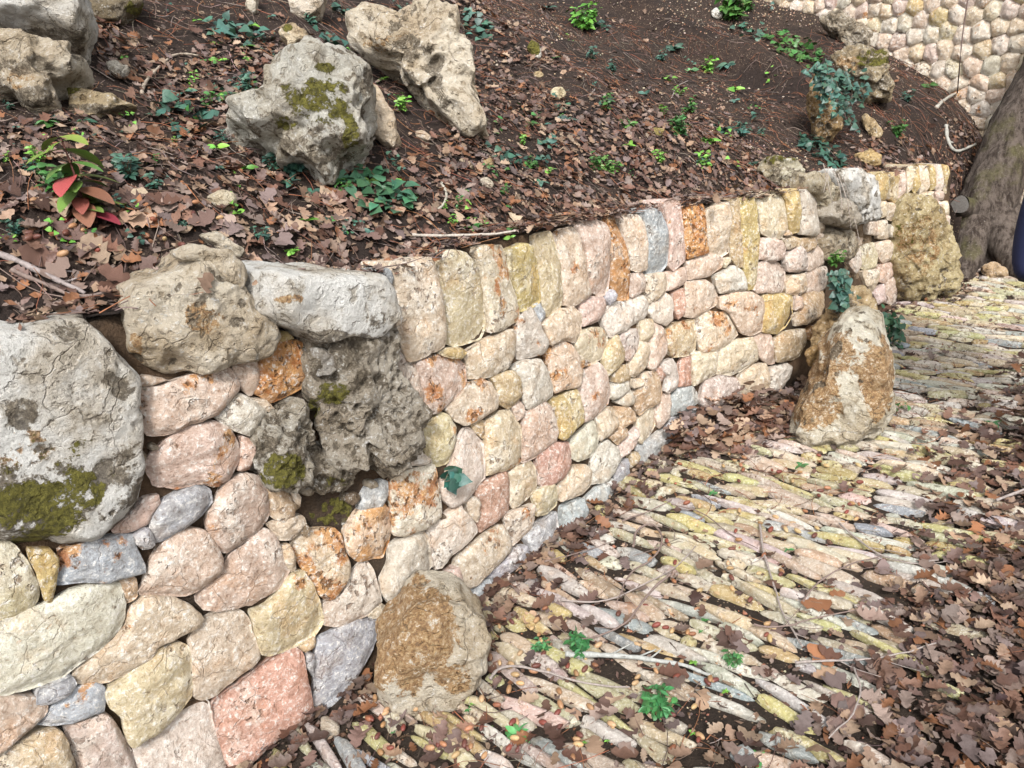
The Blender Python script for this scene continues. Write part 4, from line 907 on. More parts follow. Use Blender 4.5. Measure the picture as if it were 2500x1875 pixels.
# ------------------------------------------------------------------ leaves
def leaf_template(seed, lobes=4, q=4):
    """lobed oak leaf, unit length along x, built as strips either side of the midrib"""
    rs = np.random.default_rng(seed); n = lobes*q+1; t = np.linspace(0, 1, n); env = np.sin(np.pi*np.clip(t*.9+.06, 0, 1))**.75*.36
    curl = rs.uniform(-.55, .8); cup = rs.uniform(-.5, .9); V = []; 
    for i, x in enumerate(t):
        wv = 1 - .42*(0.5+.5*math.cos(2*math.pi*lobes*x)); wl = env[i]*wv*rs.uniform(.85, 1.12); wr = env[i]*wv*rs.uniform(.85, 1.12)
        z = curl*(x-.5)**2 + .03*math.sin(9*x+seed); dy = .08*math.sin(3*x+seed)
        dx = -.05 if i % q == q//2 else .0
        V += [(x-dx*.5, dy+wl, z+cup*wl*wl*2.2+rs.uniform(-.02, .03)), (x, dy, z), (x-dx*.5, dy-wr, z+cup*wr*wr*2.2+rs.uniform(-.02, .03))]
    Fq = []
    for i in range(n-1):
        a = i*3; Fq += [(a+1, a+4, a+3), (a+1, a+3, a), (a+2, a+5, a+4), (a+2, a+4, a+1)]
    V = np.array(V); V[:, 0] -= .5
    return V, np.array(Fq)
def oval_template(seed, wdt=.3, fold=.25, bend=-.4, n=6):
    V = []
    for i in range(n):
        x = i/(n-1); w = wdt*math.sin(math.pi*min(1, x*.93+.05))**.8; z = bend*x*x
        V += [(x, w, z+fold*w), (x, 0, z), (x, -w, z+fold*w)]
    Fq = []
    for i in range(n-1):
        a = i*3; Fq += [(a+1, a+4, a+3), (a+1, a+3, a), (a+2, a+5, a+4), (a+2, a+4, a+1)]
    return np.array(V), np.array(Fq)
def heart_template(n=7):
    V = []
    for i in range(n):
        x = i/(n-1); w = [.12, .42, .46, .36, .24, .11, .01][i]; V += [(x-(.14 if i == 1 else 0), w, -.25*x*x+.12*w), (x, 0, -.25*x*x), (x-(.14 if i == 1 else 0), -w, -.25*x*x+.12*w)]
    Fq = []
    for i in range(n-1):
        a = i*3; Fq += [(a+1, a+4, a+3), (a+1, a+3, a), (a+2, a+5, a+4), (a+2, a+4, a+1)]
    return np.array(V), np.array(Fq)
def frames(N, spin, tilt):
    """rotation matrices: local z -> N tilted randomly"""
    n = len(N); a = rng.uniform(0, 2*np.pi, n); tl = np.abs(rng.normal(0, tilt, n))
    h = np.where(np.abs(N[:, :1]) < .9, np.array([[1., 0, 0]]), np.array([[0, 1., 0]])); t1 = np.cross(N, h); t1 /= np.linalg.norm(t1, axis=1)[:, None]; t2 = np.cross(N, t1)
    Z = N*np.cos(tl)[:, None] + (t1*np.cos(a)[:, None] + t2*np.sin(a)[:, None])*np.sin(tl)[:, None]
    h = t1*np.cos(spin)[:, None] + t2*np.sin(spin)[:, None]; X = h - Z*(h*Z).sum(1)[:, None]; X /= np.linalg.norm(X, axis=1)[:, None]; Y = np.cross(Z, X)
    return np.stack([X, Y, Z], 2)
def scatter(temps, P, R, sc, cols):
    Vs, Fs, Cs = [], [], []; off = 0; k = rng.integers(0, len(temps), len(P))
    for ti, (V, Fq) in enumerate(temps):
        m = k == ti
        if not m.any(): continue
        W_ = np.einsum('nij,vj->nvi', R[m], V)*np.asarray(sc)[m][:, None, None] + P[m][:, None, :]
        n = m.sum(); Vs.append(W_.reshape(-1, 3)); Fs.append((Fq[None] + (np.arange(n)*len(V))[:, None, None]).reshape(-1, Fq.shape[1]) + off); off += n*len(V)
        Cs.append(np.repeat(cols[m], len(V), 0))
    return np.vstack(Vs), np.vstack(Fs), np.vstack(Cs)
OAK = [leaf_template(s, 3 + s % 3, 2) for s in range(16)]; OAKF = [leaf_template(s, 3 + s % 3) for s in range(14)]
LC = np.array([(.17, .085, .058), (.24, .135, .095), (.33, .215, .15), (.11, .058, .042), (.40, .29, .205), (.24, .17, .14), (.28, .125, .06), (.20, .125, .105), (.30, .225, .19), (.13, .08, .065), (.36, .24, .16), (.19, .14, .13)])
def leafcols(n, bright=1.): 
    c = LC[rng.integers(0, len(LC), n)]*rng.uniform(.55, 1.2, (n, 1))*bright*.9; return np.clip(c, .02, .5)
def sample_region(n, x0, x1, y0, y1, dens):
    X = rng.uniform(x0, x1, n); Y = rng.uniform(y0, y1, n); k = rng.random(n) < dens(X, Y); return X[k], Y[k]
def nz(x, y, f, seed): return fbm(np.stack([x*f, y*f, 0*x], 1), 3, seed)
def litter_density_hill(x, y):
    D = bil(DG, x, y); base = .95*sstep(1.9, .9, D) + .30*sstep(3.5, 1.5, D)
    left = sstep(.5, -.3, x - .12*(y-2)); base = np.maximum(base, .72*left)
    base = base*np.clip(.42 + 1.9*nz(x, y, 2.6, 61), .06, 1.1); right = sstep(1.0, 1.8, x); base = base*(1-right*.35*sstep(.25, .7, D))
    bare = sstep(.75, 1.05, D)*sstep(.2, .6, x); base = base*(1-.86*bare)
    base = base*(1-.9*sstep(1.35, 1.75, x)*sstep(.22, .5, D)); base = np.maximum(base, .95*sstep(.6-.3*sstep(1.2, 1.8, x), .3-.15*sstep(1.2, 1.8, x), D)*(D > .09))
    return np.where(D > .05, base, 0)
def dwall(x, y): return side(x, y)[0]
def litter_density_path(x, y):
    D = dwall(x, y); e = edge_d(x, y)
    r = sstep(-.22, .22, e + .18*nz(x, y, 2., 71)); wallside = sstep(.22, .04, -D)*.9
    drift = sstep(.10, .35, nz(x, y, 1.3, 72))*.30
    nearb = sstep(1.75, 1.25, y-.2*x)*.16
    return np.where(D < -.01, np.maximum(np.maximum(r, wallside), .012+drift*.22+nearb*.5), 0)
def put_leaves(name, X, Y, lift, tilt, size, bright=1.):
    P = np.stack([X, Y, terrain(X, Y) + rng.uniform(.002, lift, len(X))], 1); N = tnormal(X, Y); N[terrain(X, Y) == 0] = (0, 0, 1)
    R = frames(N, rng.uniform(0, 6.28, len(X)), tilt); sc = rng.uniform(*size, len(X))
    V, Fq, C = scatter(OAK, P, R, sc, leafcols(len(X), bright)); o_ = obj(name, mesh(name, V, Fq, M_LEAF, True, cols=C)); tag(o_, kind='stuff'); return o_
X, Y = sample_region(44000, -2.5, 3.4, .9, 6.5, litter_density_hill)
o_ = put_leaves('leaf_litter', X, Y, .026, .48, (.021, .050), .86); tag(o_, 'brown oak leaf litter spread over the slope above the wall', 'leaf litter')
X, Y = sample_region(42000, -.8, 4.6, .5, 5.6, litter_density_path)
o_ = put_leaves('leaf_litter', X, Y, .035, .42, (.028, .064), .70); tag(o_, 'brown oak leaf litter drifted over the right side of the path', 'leaf litter')
FRAG = []
for _k in range(8):
    _v = np.array([(-.5, .0, .05), (-.1, .3, 0), (.4, .22, .1), (.5, -.1, 0), (.05, -.28, .08)])*rng.uniform(.6, 1.3, (5, 3)); FRAG.append((_v, np.array([(0, 4, 1), (1, 4, 3), (1, 3, 2)])))
def frags(name, X, Y, lab):
    P = np.stack([X, Y, terrain(X, Y) + rng.uniform(.002, .02, len(X))], 1); N = tnormal(X, Y); N[terrain(X, Y) == 0] = (0, 0, 1)
    V, Fq, C = scatter(FRAG, P, frames(N, rng.uniform(0, 6.28, len(X)), .45), rng.uniform(.010, .03, len(X)), leafcols(len(X), .75)); tag(obj(name, mesh(name, V, Fq, M_LEAF, False, cols=C)), lab, 'leaf litter', kind='stuff')
X, Y = sample_region(60000, -2.5, 3.4, .9, 6.5, lambda x, y: np.clip(litter_density_hill(x, y)*.9+.07, 0, 1)*(bil(DG, x, y) > .05)); frags('leaf_crumbs', X, Y, 'broken brown leaf crumbs and shreds on the slope')
X, Y = sample_region(60000, -.8, 4.6, .5, 5.6, lambda x, y: np.clip(litter_density_path(x, y)*.6+.20, 0, 1)*(dwall(x, y) < -.01)); frags('leaf_crumbs', X, Y, 'broken brown leaf crumbs caught between the cobbles')
# heap against the wall foot near the tall boulder
hx = []; 
for _ in range(700):
    q = gnd(random.uniform(1640, 2000), random.uniform(1000, 1120)); hx.append(q)
hx = np.array(hx); Dh = dwall(hx[:, 0], hx[:, 1]); hx = hx[(Dh < -.02) & (Dh > -.32)]; Dh = Dh[(Dh < -.02) & (Dh > -.32)]
P = hx.copy(); P[:, 2] = rng.uniform(0, 1, len(hx))*np.clip(.16+Dh*.45, .01, .2)
V, Fq, C = scatter(OAK, P, frames(np.tile([0., 0, 1], (len(P), 1)), rng.uniform(0, 6.28, len(P)), .5), rng.uniform(.05, .085, len(P)), leafcols(len(P)))
tag(obj('leaf_heap', mesh('leaf_heap', V, Fq, M_LEAF, True, cols=C)), 'heap of brown leaves banked against the wall foot beside the tall boulder', 'leaf heap', kind='stuff')
# single leaves that can be picked out
OME = [mesh('oak_leaf', V, Fq, M_LEAFO, True) for V, Fq in OAKF]
def single_leaves(boxes, label, group, n, size=(.055, .085), bright=1.2):
    c = 0
    while c < n:
        x0, y0, x1, y1 = random.choice(boxes); q = hit(random.uniform(x0, x1), random.uniform(y0, y1), True)
        if q is None or 0 < bil(DG, q[0], q[1]) < .16: continue
        N = tnormal(np.array([q[0]]), np.array([q[1]])); 
        if q[2] == 0: N = np.array([[0., 0, 1]])
        R = frames(N, rng.uniform(0, 6.28, 1), .28)[0]; s_ = random.uniform(*size)
        ob = obj('oak_leaf', random.choice(OME), None, q + N[0]*random.uniform(.012, .022), (*leafcols(1, bright)[0], 1)); ob.rotation_euler = Matrix(R.tolist()).to_euler(); ob.scale = (s_,)*3
        tag(ob, label, 'leaf', group); c += 1
single_leaves([(1950, 1400, 2480, 1850), (2250, 1150, 2490, 1500)], 'single fallen oak leaf on top of the litter covering the right side of the path', 'oak leaves on the right litter', 80)
single_leaves([(850, 1690, 1500, 1860), (1150, 1420, 1450, 1560), (1300, 1280, 1500, 1420)], 'curled fallen oak leaf lying near the foot of the wall', 'oak leaves at the wall foot', 48)
single_leaves([(20, 480, 290, 720), (290, 480, 560, 560), (560, 480, 900, 600), (900, 500, 1500, 560)], 'fallen oak leaf on the dark soil just above the wall', 'oak leaves above the wall', 60, (.055, .085), 1.35)
single_leaves([(1500, 1250, 2100, 1750)], 'lone fallen oak leaf lying on the bare cobbles', 'oak leaves on the cobbles', 14, (.055, .08))

# ------------------------------------------------------------------ twigs and needles
def tube(P, r0, r1, ns=6, seed=0):
    P = np.asarray(P, float); n = len(P); T_ = np.gradient(P, axis=0); T_ /= np.linalg.norm(T_, axis=1)[:, None]+1e-9
    up = np.array([.13, .21, .97]); V = []
    for i in range(n):
        a = np.cross(T_[i], up); a /= np.linalg.norm(a)+1e-9; b = np.cross(T_[i], a); r = r0+(r1-r0)*i/(n-1); r *= 1 + .18*math.sin(i*2.1+seed)
        for k in range(ns): t = 2*math.pi*k/ns; V.append(P[i]+r*(a*math.cos(t)+b*math.sin(t)))
    Fq = [(i*ns+k, i*ns+(k+1) % ns, (i+1)*ns+(k+1) % ns, (i+1)*ns+k) for i in range(n-1) for k in range(ns)]
    Fq += [tuple(range(ns))[::-1], tuple((n-1)*ns+k for k in range(ns))]
    return np.array(V), Fq
def px_twig(name, pxs, r0, r1, lift, col, label, cat='twig', forks=0, group=None):
    P = [hit(*p, True) for p in pxs]
    if any(p is None for p in P): print('twig over wall', label)
    P = np.array([p for p in P if p is not None]); P[:, 2] += lift; P = chaikin(list(P), 2)
    P += np.stack([vnoise(P*25, 3), vnoise(P*25, 4), .6*vnoise(P*25, 5)], 1)*.0035
    V, Fq = tube(P, r0, r1, 7); loc = P[0]
    for f in range(forks):
        i = random.randrange(len(P)//3, len(P)-2); d = P[i+1]-P[i-1]; d /= np.linalg.norm(d); pr = np.cross(d, [0, 0, 1])*random.choice((-1, 1)); L = random.uniform(.04, .12)
        Q = chaikin([P[i], P[i]+(d*.5+pr*.5)*L*.5, P[i]+(d*.7+pr*.6)*L+np.array([0, 0, random.uniform(0, .02)])], 1); v2, f2 = tube(Q, r1*.9, r1*.4, 5); Fq += [tuple(q+len(V) for q in f_) for f_ in f2]; V = np.vstack([V, v2])
    o_ = obj(name, mesh(name, V, Fq, M_TWIG, True, loc), None, loc, (*col, 1)); tag(o_, label, cat, group); return o_
TG = (.20, .15, .13); TGR = (.30, .26, .24)
px_twig('branch', [(1385, 1622), (1480, 1622), (1570, 1632), (1660, 1645), (1735, 1672)], .0085, .004, .03, (.36, .37, .35), 'grey lichen-covered branch lying across the cobbles', 'branch', 3)
px_twig('twig', [(1200, 1680), (1222, 1652), (1270, 1645), (1350, 1668), (1440, 1695), (1540, 1700)], .0048, .002, .03, TGR, 'grey-brown curved twig in front of the clay-brown boulder')
px_twig('twig', [(1640, 1425), (1585, 1470), (1545, 1530), (1500, 1565), (1440, 1588), (1380, 1590)], .004, .0018, .035, TG, 'long bent twig ending beside the wall foot leaves', forks=3)
px_twig('twig', [(1548, 1360), (1552, 1320), (1590, 1300), (1618, 1330), (1615, 1370), (1580, 1400), (1530, 1430), (1510, 1500)], .004, .002, .04, TG, 'hooked twig looping over the cobbles near the wall', forks=3)
px_twig('twig', [(1520, 1290), (1590, 1270), (1640, 1240)], .003, .0015, .03, TG, 'short thin twig pointing up from the hooked twig')
px_twig('twig', [(1370, 1490), (1480, 1500), (1560, 1455), (1640, 1420), (1700, 1360)], .003, .0015, .035, TGR, 'straight thin twig crossing the hooked twig')
px_twig('twig', [(1855, 1300), (1862, 1370), (1890, 1450), (1905, 1520), (1960, 1600)], .004, .002, .03, TGR, 'forked grey twig running down the middle of the cobbles', forks=3)
px_twig('twig', [(1330, 1390), (1420, 1370), (1500, 1340)], .002, .001, .03, TG, 'fine twig on the leaves near the blue-grey footing stones')
px_twig('twig', [(1940, 1650), (1990, 1640), (2080, 1640), (2180, 1630), (2280, 1600)], .0035, .0018, .035, TGR, 'thin pale twig on the edge of the right litter', forks=2)
px_twig('twig', [(2080, 1660), (2100, 1710), (2090, 1770), (2020, 1840)], .003, .0015, .04, TGR, 'pale curved twig standing in the litter at bottom right')
px_twig('twig', [(1840, 1550), (1900, 1560), (1990, 1535), (2090, 1515)], .003, .0015, .035, TG, 'dark twig between the cobbles and the right litter', forks=2)
px_twig('twig', [(1640, 1250), (1720, 1270), (1790, 1330), (1850, 1360)], .0025, .0012, .03, TG, 'slender twig across the middle cobbles')
px_twig('twig', [(2050, 1300), (2130, 1370), (2210, 1400), (2290, 1390)], .0035, .0018, .03, TGR, 'twig lying along the cobble edge', forks=2)
px_twig('twig', [(1960, 1490), (1985, 1450), (2060, 1400), (2150, 1380)], .003, .0015, .03, TG, 'dark bent twig on the right cobbles', forks=2)
px_twig('twig', [(2430, 1250), (2500, 1220), (2560, 1200)], .005, .004, .04, TGR, 'grey stick entering from the right edge')
px_twig('branch', [(-10, 645), (60, 668), (140, 706), (215, 742)], .008, .004, .02, (.28, .24, .23), 'grey stick lying above the white mossy boulder at the left edge', 'branch', 2)
px_twig('twig', [(40, 690), (110, 715), (200, 750), (290, 730), (330, 722)], .005, .003, .018, TG, 'thin brown stick below the grey one at the left edge')
px_twig('root', [(348, 238), (360, 200), (400, 165), (425, 138), (480, 142), (535, 160)], .006, .003, .01, (.36, .30, .24), 'bare pale root bending over the dark soil at upper left', 'root')
px_twig('root', [(1205, 138), (1240, 140), (1275, 158), (1300, 165)], .006, .003, .005, (.07, .05, .04), 'dark root in the bare soil right of the holed boulder', 'root')
px_twig('root', [(1290, 155), (1320, 162), (1350, 178), (1360, 172)], .004, .002, .006, TG, 'thin pale root below the mossy little stone', 'root')
px_twig('twig', [(1440, 240), (1455, 222), (1460, 195)], .004, .002, .01, TGR, 'crooked twig on the bare soil')
px_twig('twig', [(1640, 245), (1650, 215), (1680, 202)], .004, .002, .01, TGR, 'hooked twig on the gravelly soil')
px_twig('twig', [(1080, 465), (1095, 490), (1088, 520), (1075, 530)], .005, .004, .02, (.38, .36, .30), 'short crooked lichen twig right of the ivy patch above the wall')
px_twig('branch', [(2285, 268), (2310, 245), (2335, 232), (2362, 240)], .013, .009, .012, (.40, .38, .33), 'pale bent stick on the bare slope near the tree', 'branch')
px_twig('branch', [(2308, 318), (2312, 350), (2322, 380), (2340, 385), (2380, 365)], .012, .008, .03, (.36, .35, .31), 'forked lichen-pale branch at the end of the far coping', 'branch', 2)
px_twig('twig', [(925, 700), (990, 672), (1040, 655)], .002, .001, .03, TG, 'thin twig on the litter by the first coping stone')
px_twig('twig', [(1010, 595), (1100, 592), (1190, 590), (1260, 585)], .005, .003, .02, (.42, .38, .33), 'long bleached stick lying behind the coping')
px_twig('twig', [(900, 385), (925, 350), (950, 345)], .004, .002, .03, (.45, .40, .34), 'short white stick below the bone-coloured rock')
# many fine twigs and needles: uncountable
def twig_stuff(name, n, regf, lab, lo=.03, hi=.14, rr=(.0006, .0017), lift=.03):
    Vs, Fs, Cs, off = [], [], [], 0
    X, Y = regf(n)
    Z = terrain(X, Y)
    for i in range(len(X)):
        L = random.uniform(lo, hi); a = random.uniform(0, 6.28); d = np.array([math.cos(a), math.sin(a)])*L/2; bend = np.array([-d[1], d[0]])*random.uniform(-.45, .45)
        xs = np.array([X[i]-d[0], X[i]+bend[0], X[i]+d[0]]); ys = np.array([Y[i]-d[1], Y[i]+bend[1], Y[i]+d[1]])
        zz_ = terrain(xs, ys); zz_ = np.where(np.abs(zz_-Z[i]) > .12, Z[i], zz_)+ np.array([random.uniform(.004, lift) for _ in range(3)])
        r = random.uniform(*rr); V, Fq = tube(chaikin(list(np.stack([xs, ys, zz_], 1)), 1), r, r*.6, 3)
        Vs.append(V); Fs += [tuple(q+off for q in f) for f in Fq]; off += len(V)
        c = random.choice([(.16, .10, .08), (.10, .07, .06), (.26, .20, .17), (.22, .09, .05), (.30, .13, .07)]); Cs.append(np.tile(jit(c, .2), (len(V), 1)))
    tag(obj(name, mesh(name, np.vstack(Vs), Fs, M_TWIGA, True, cols=np.vstack(Cs))), lab, 'twigs', kind='stuff')
def reg_path(n):
    X = rng.uniform(-.5, 3.6, n*3); Y = rng.uniform(.8, 5.2, n*3); D = dwall(X, Y); k = (D < -.02); X, Y = X[k], Y[k]; w = np.clip(.35+nz(X, Y, 2.5, 91)*1.2, .05, 1); k = rng.random(len(X)) < w; return X[k][:n], Y[k][:n]
def reg_hill(n):
    X = rng.uniform(-2, 3.3, n*4); Y = rng.uniform(1.4, 6., n*4); D = bil(DG, X, Y); k = (D > .03); X, Y = X[k], Y[k]; return X[:n], Y[:n]
twig_stuff('pine_needles', 3600, reg_path, 'fine twigs and pine needles strewn over the cobbles')
twig_stuff('pine_needles', 7500, reg_hill, 'fine twigs, roots and pine needles strewn over the slope')

# ------------------------------------------------------------------ acorns and pebbles
def acorn_tmpl():
    V = []; prof = [(0, .0), (.12, .26), (.3, .38), (.55, .42), (.78, .38), (.93, .2), (1, .03)]
    for x, r in prof:
        for k in range(8): t = 2*math.pi*k/8; V.append((x-.5, r*math.cos(t)*.75, r*math.sin(t)*.75))
    Fq = [(i*8+k, i*8+(k+1) % 8, (i+1)*8+(k+1) % 8, (i+1)*8+k) for i in range(6) for k in range(8)]
    return np.array(V), Fq
AV, AF = acorn_tmpl(); AME = mesh('acorn', AV, AF, M_ACORN, True)
AC = [(.17, .05, .035), (.30, .16, .08), (.42, .28, .15), (.22, .09, .05), (.36, .23, .12), (.12, .045, .035)]
def acorns(n, box, label, group):
    c = 0
    while c < n:
        x0, y0, x1, y1 = random.choice(box); q = hit(random.uniform(x0, x1), random.uniform(y0, y1), True)
        if q is None: continue
        ob = obj('acorn', AME, None, q+np.array([0, 0, random.uniform(.014, .03)]), (*jit(random.choice(AC), .15), 1)); s_ = random.uniform(.018, .026); ob.scale = (s_*1.1, s_*.95, s_*.95); ob.rotation_euler = (0, random.uniform(-.3, .3), random.uniform(0, 6.28))
        tag(ob, label, 'acorn', group); c += 1
acorns(110, [(880, 1720, 1500, 1865), (1300, 1560, 1750, 1860), (1150, 1500, 1350, 1700)], 'glossy acorn among the cobbles at the bottom of the picture', 'acorns at the near end of the path')
acorns(80, [(1500, 1300, 2000, 1600), (1650, 1100, 2100, 1300)], 'small acorn between the thin cobbles of the middle path', 'acorns on the middle path')
acorns(30, [(60, 500, 560, 660)], 'acorn on the dark soil above the left boulders', 'acorns above the left boulders')
def pebbles(name, n, regf, lab, sz, cols):
    V0, F0 = PROT[3]; F0t = [f for f in F0]
    Fa = np.array([f if len(f) == 4 else (*f, f[-1]) for f in F0t]); X, Y = regf(n); P = np.stack([X, Y, terrain(X, Y)+.003], 1)
    ico = np.array([(1, 0, 0), (-1, 0, 0), (0, 1, 0), (0, -1, 0), (0, 0, .7), (0, 0, -.7)])*.5; fi = np.array([(0, 2, 4), (2, 1, 4), (1, 3, 4), (3, 0, 4), (2, 0, 5), (1, 2, 5), (3, 1, 5), (0, 3, 5)])
    tm = [(ico*rng.uniform(.6, 1.3, (6, 3)), fi) for _ in range(6)]
    c = np.array([jit(random.choice(cols), .2) for _ in range(len(X))]); sc = sz[0]+(sz[1]-sz[0])*rng.random(len(X))**3
    V, Fq, C = scatter(tm, P, frames(tnormal(X, Y), rng.uniform(0, 6.28, len(X)), .3), sc, c)
    tag(obj(name, mesh(name, V, Fq, M_PEB, True, cols=C)), lab, 'gravel', kind='stuff')
def reg_bare(n):
    X = rng.uniform(.1, 4.2, n*5); Y = rng.uniform(2.6, 8, n*5); D = bil(DG, X, Y); k = (D > .05) & (rng.random(len(X)) < np.clip(.25+nz(X, Y, 2., 44)*1.4, .04, 1)); return X[k][:n], Y[k][:n]
pebbles('gravel', 6500, reg_bare, 'pale gravel scattered on the bare brown slope', (.004, .02), [(.45, .32, .22), (.34, .24, .17), (.5, .42, .33), (.25, .14, .09)])
def reg_pp(n):
    X = rng.uniform(-.6, 3.2, n*3); Y = rng.uniform(.7, 4.8, n*3); k = dwall(X, Y) < -.01; return X[k][:n], Y[k][:n]
pebbles('gravel', 11000, reg_pp, 'small stones and acorn bits between the cobbles', (.005, .02), [(.20, .12, .08), (.30, .13, .08), (.5, .42, .3), (.10, .06, .04), (.14, .08, .05)])

# ------------------------------------------------------------------ plants
HEART = heart_template(); OV = [oval_template(1, .24), oval_template(2, .32, .2, -.6), oval_template(3, .18, .3, -.2)]
def plant(pxy, rad_px, kind, col, label, group=None, n=None, seed=0, wallw=None, cat='plant', push=0., rise=None):
    """kind: rosette, ivy, bush, spike"""
    q = hit(*pxy, True) if wallw is None else surf(*unsurf(*pxy, wallw), wallw)[0]
    if q is None: print('plant over wall', label); return
    q = q + (EYE-q)/np.linalg.norm(EYE-q)*push
    if rise: q = q + np.array([0, 0, rise])
    dist = np.dot(q-EYE, CF); r = rad_px/F*dist; rs = np.random.default_rng(seed+77); Vs, Fs, Cs, off = [], [], [], 0
    N = tnormal(np.array([q[0]]), np.array([q[1]]))[0] if wallw is None else np.array([*(-WTan[0]*0), 0]) if False else np.array([0, 0, 1.])
    def addleaf(P, X, up, s_, tm, c):
        nonlocal off
        X = X/np.linalg.norm(X); Z = up - X*np.dot(up, X); Z /= np.linalg.norm(Z)+1e-9; Y_ = np.cross(Z, X); R = np.stack([X, Y_, Z], 1)
        V, Fq = tm; Vs.append(V@R.T*s_+P); Fs.extend([tuple(int(a)+off for a in f) for f in Fq]); off += len(V); Cs.append(np.tile(c, (len(V), 1)))
    def stem(P, Q, rr):
        nonlocal off
        V, Fq = tube([P, (P+Q)/2+rs.normal(0, .05, 3)*np.linalg.norm(Q-P), Q], rr, rr*.6, 4); Vs.append(V); Fs.extend([tuple(a+off for a in f) for f in Fq]); off += len(V); Cs.append(np.tile((.10, .07, .045), (len(V), 1)))
    Nq = tnormal(np.array([q[0]]), np.array([q[1]]))[0] if wallw is None and q[2] > 0 else np.array([0, 0, 1.])
    UP = lambda: Nq + rs.normal(0, .38, 3)
    cj = lambda: np.clip(np.array(col)*rs.uniform(.65, 1.45)*np.array([rs.uniform(.85, 1.2), 1, rs.uniform(.85, 1.15)]), .005, .6)
    if kind == 'rosette':
        for k in range(n or 9):
            a = k*2.4+rs.uniform(-.3, .3); el = rs.uniform(.1, .6); d = np.array([math.cos(a)*math.cos(el), math.sin(a)*math.cos(el), math.sin(el)]) + (Nq-np.array([0, 0, 1]))*.4; addleaf(q+Nq*.012, d, UP(), r*rs.uniform(.7, 1.1), OV[k % 3], cj())
    elif kind == 'bush':
        for k in range(n or 9):
            a = rs.uniform(0, 6.28); h = r*rs.uniform(.5, 1.5); tip = q + np.array([math.cos(a)*r*rs.uniform(.1, .9), math.sin(a)*r*rs.uniform(.1, .9), h]); stem(q, tip, r*.02+.0006)
            m = 4
            for j in range(1, m+1):
                p = q+(tip-q)*j/m
                for s2 in range(3):
                    b = rs.uniform(0, 6.28); d = np.array([math.cos(b), math.sin(b), rs.uniform(-.1, .5)]); addleaf(p, d, UP(), r*rs.uniform(.30, .55), OV[s2], cj())
    elif kind == 'ivy':
        for k in range(n or 40):
            a = rs.uniform(0, 6.28); rr = r*math.sqrt(rs.uniform(0, 1)); x, y = q[0]+math.cos(a)*rr, q[1]+math.sin(a)*rr
            z = float(terrain(np.array([x]), np.array([y]))[0]); z = z if abs(z-q[2]) < r*1.5 else q[2]
            p = np.array([x, y, z+rs.uniform(.01, .05)]); d = rs.normal(0, 1, 3)*np.array([1, 1, .3]); addleaf(p, d, UP(), min(.045, r*.55)*rs.uniform(.6, 1.1), HEART, cj())
    elif kind == 'hang':        # ivy hanging down in strands, n strands of length rad
        for k in range(n or 12):
            p0 = q + np.array([rs.normal(0, r*.28), rs.normal(0, r*.2), rs.uniform(-.1, .1)*r]); L = r*rs.uniform(.8, 2.0); m = int(6+L*45); P_ = [p0]; slide = Nq*np.array([1, 1, 0])*(.9 if rise is None else .08)
            for j in range(m): P_.append(P_[-1] + np.array([rs.normal(0, .006)+.002, rs.normal(0, .006)-.002, -L/m]) + (slide*L/m if wallw is None else 0))
            if wallw is None: P_ = [np.array([p[0], p[1], max(p[2], float(terrain(np.array([p[0]]), np.array([p[1]]))[0])+rs.uniform(.02, .07))]) for p in P_]
            V, Fq = tube(P_, .0016, .001, 4); Vs.append(V); Fs.extend([tuple(a+off for a in f) for f in Fq]); off += len(V); Cs.append(np.tile((.13, .10, .07), (len(V), 1)))
            for p in P_[::1]:
                d = np.array([rs.normal(0, 1), rs.normal(-.3, .6), rs.uniform(-1, .3)]); addleaf(p+rs.normal(0, .008, 3), d, np.array([0, -1., .7]), rs.uniform(.022, .042), HEART, cj())
    o_ = obj('ivy' if kind in ('ivy', 'hang') else 'plant', mesh('plant', np.vstack(Vs)-q, Fs, M_GREEN, True, cols=np.vstack(Cs)), None, q); tag(o_, label, 'ivy' if kind in ('ivy', 'hang') else cat, group); return o_
DG_ = (.035, .085, .062); MG = (.05, .14, .035); BG = (.13, .30, .05); TL = (.05, .115, .085)
plant((160, 500), 60, 'bush', MG, 'bushy green nettle-like plant above the left boulders', n=14, seed=1)
plant((300, 150), 12, 'rosette', BG, 'bright little green seedling in the dark soil near the top left stone', seed=2)
plant((120, 315), 30, 'rosette', MG, 'fresh green leaves left of the sapling at the left edge', seed=3, n=14)
plant((450, 300), 75, 'ivy', DG_, 'dark bramble leaves left of the big grey boulder', n=34, seed=4)
plant((590, 100), 60, 'ivy', TL, 'grey-green ivy patch near the thin stump-like rock', n=40, seed=5)
plant((730, 430), 60, 'bush', DG_, 'dark green bushy plant touching the front of the big grey boulder', n=16, seed=6)
plant((925, 480), 75, 'ivy', (.045, .12, .065), 'ivy patch with veined leaves between the grey boulder and the coping', n=70, seed=7)
plant((900, 455), 30, 'rosette', (.09, .17, .035), 'shiny olive-green leaves left of the veined ivy patch', n=10, seed=8)
plant((645, 590), 26, 'bush', TL, 'small teal plant above the arched cream rock', n=8, seed=9)
plant((710, 655-30), 22, 'rosette', BG, 'bright clover tuft above the white cap boulder', n=12, seed=10)
plant((320, 440), 45, 'bush', TL, 'teal seedling clump right of the sapling', n=12, seed=11)
plant((300, 520), 30, 'bush', TL, 'teal sprig below the seedling clump', n=8, seed=12)
plant((1160, 80), 50, 'ivy', TL, 'ivy tuft on the right shoulder of the holed boulder', n=40, seed=13)
plant((965, 265), 18, 'ivy', TL, 'three ivy leaves on soil between the two big boulders', n=6, seed=14)
plant((860, 60-10), 45, 'ivy', DG_, 'dark ivy beside the pinkish rock at the top', n=30, seed=15)
plant((820, 125), 35, 'ivy', DG_, 'ivy on the leaf litter left of the holed boulder', n=26, seed=16)
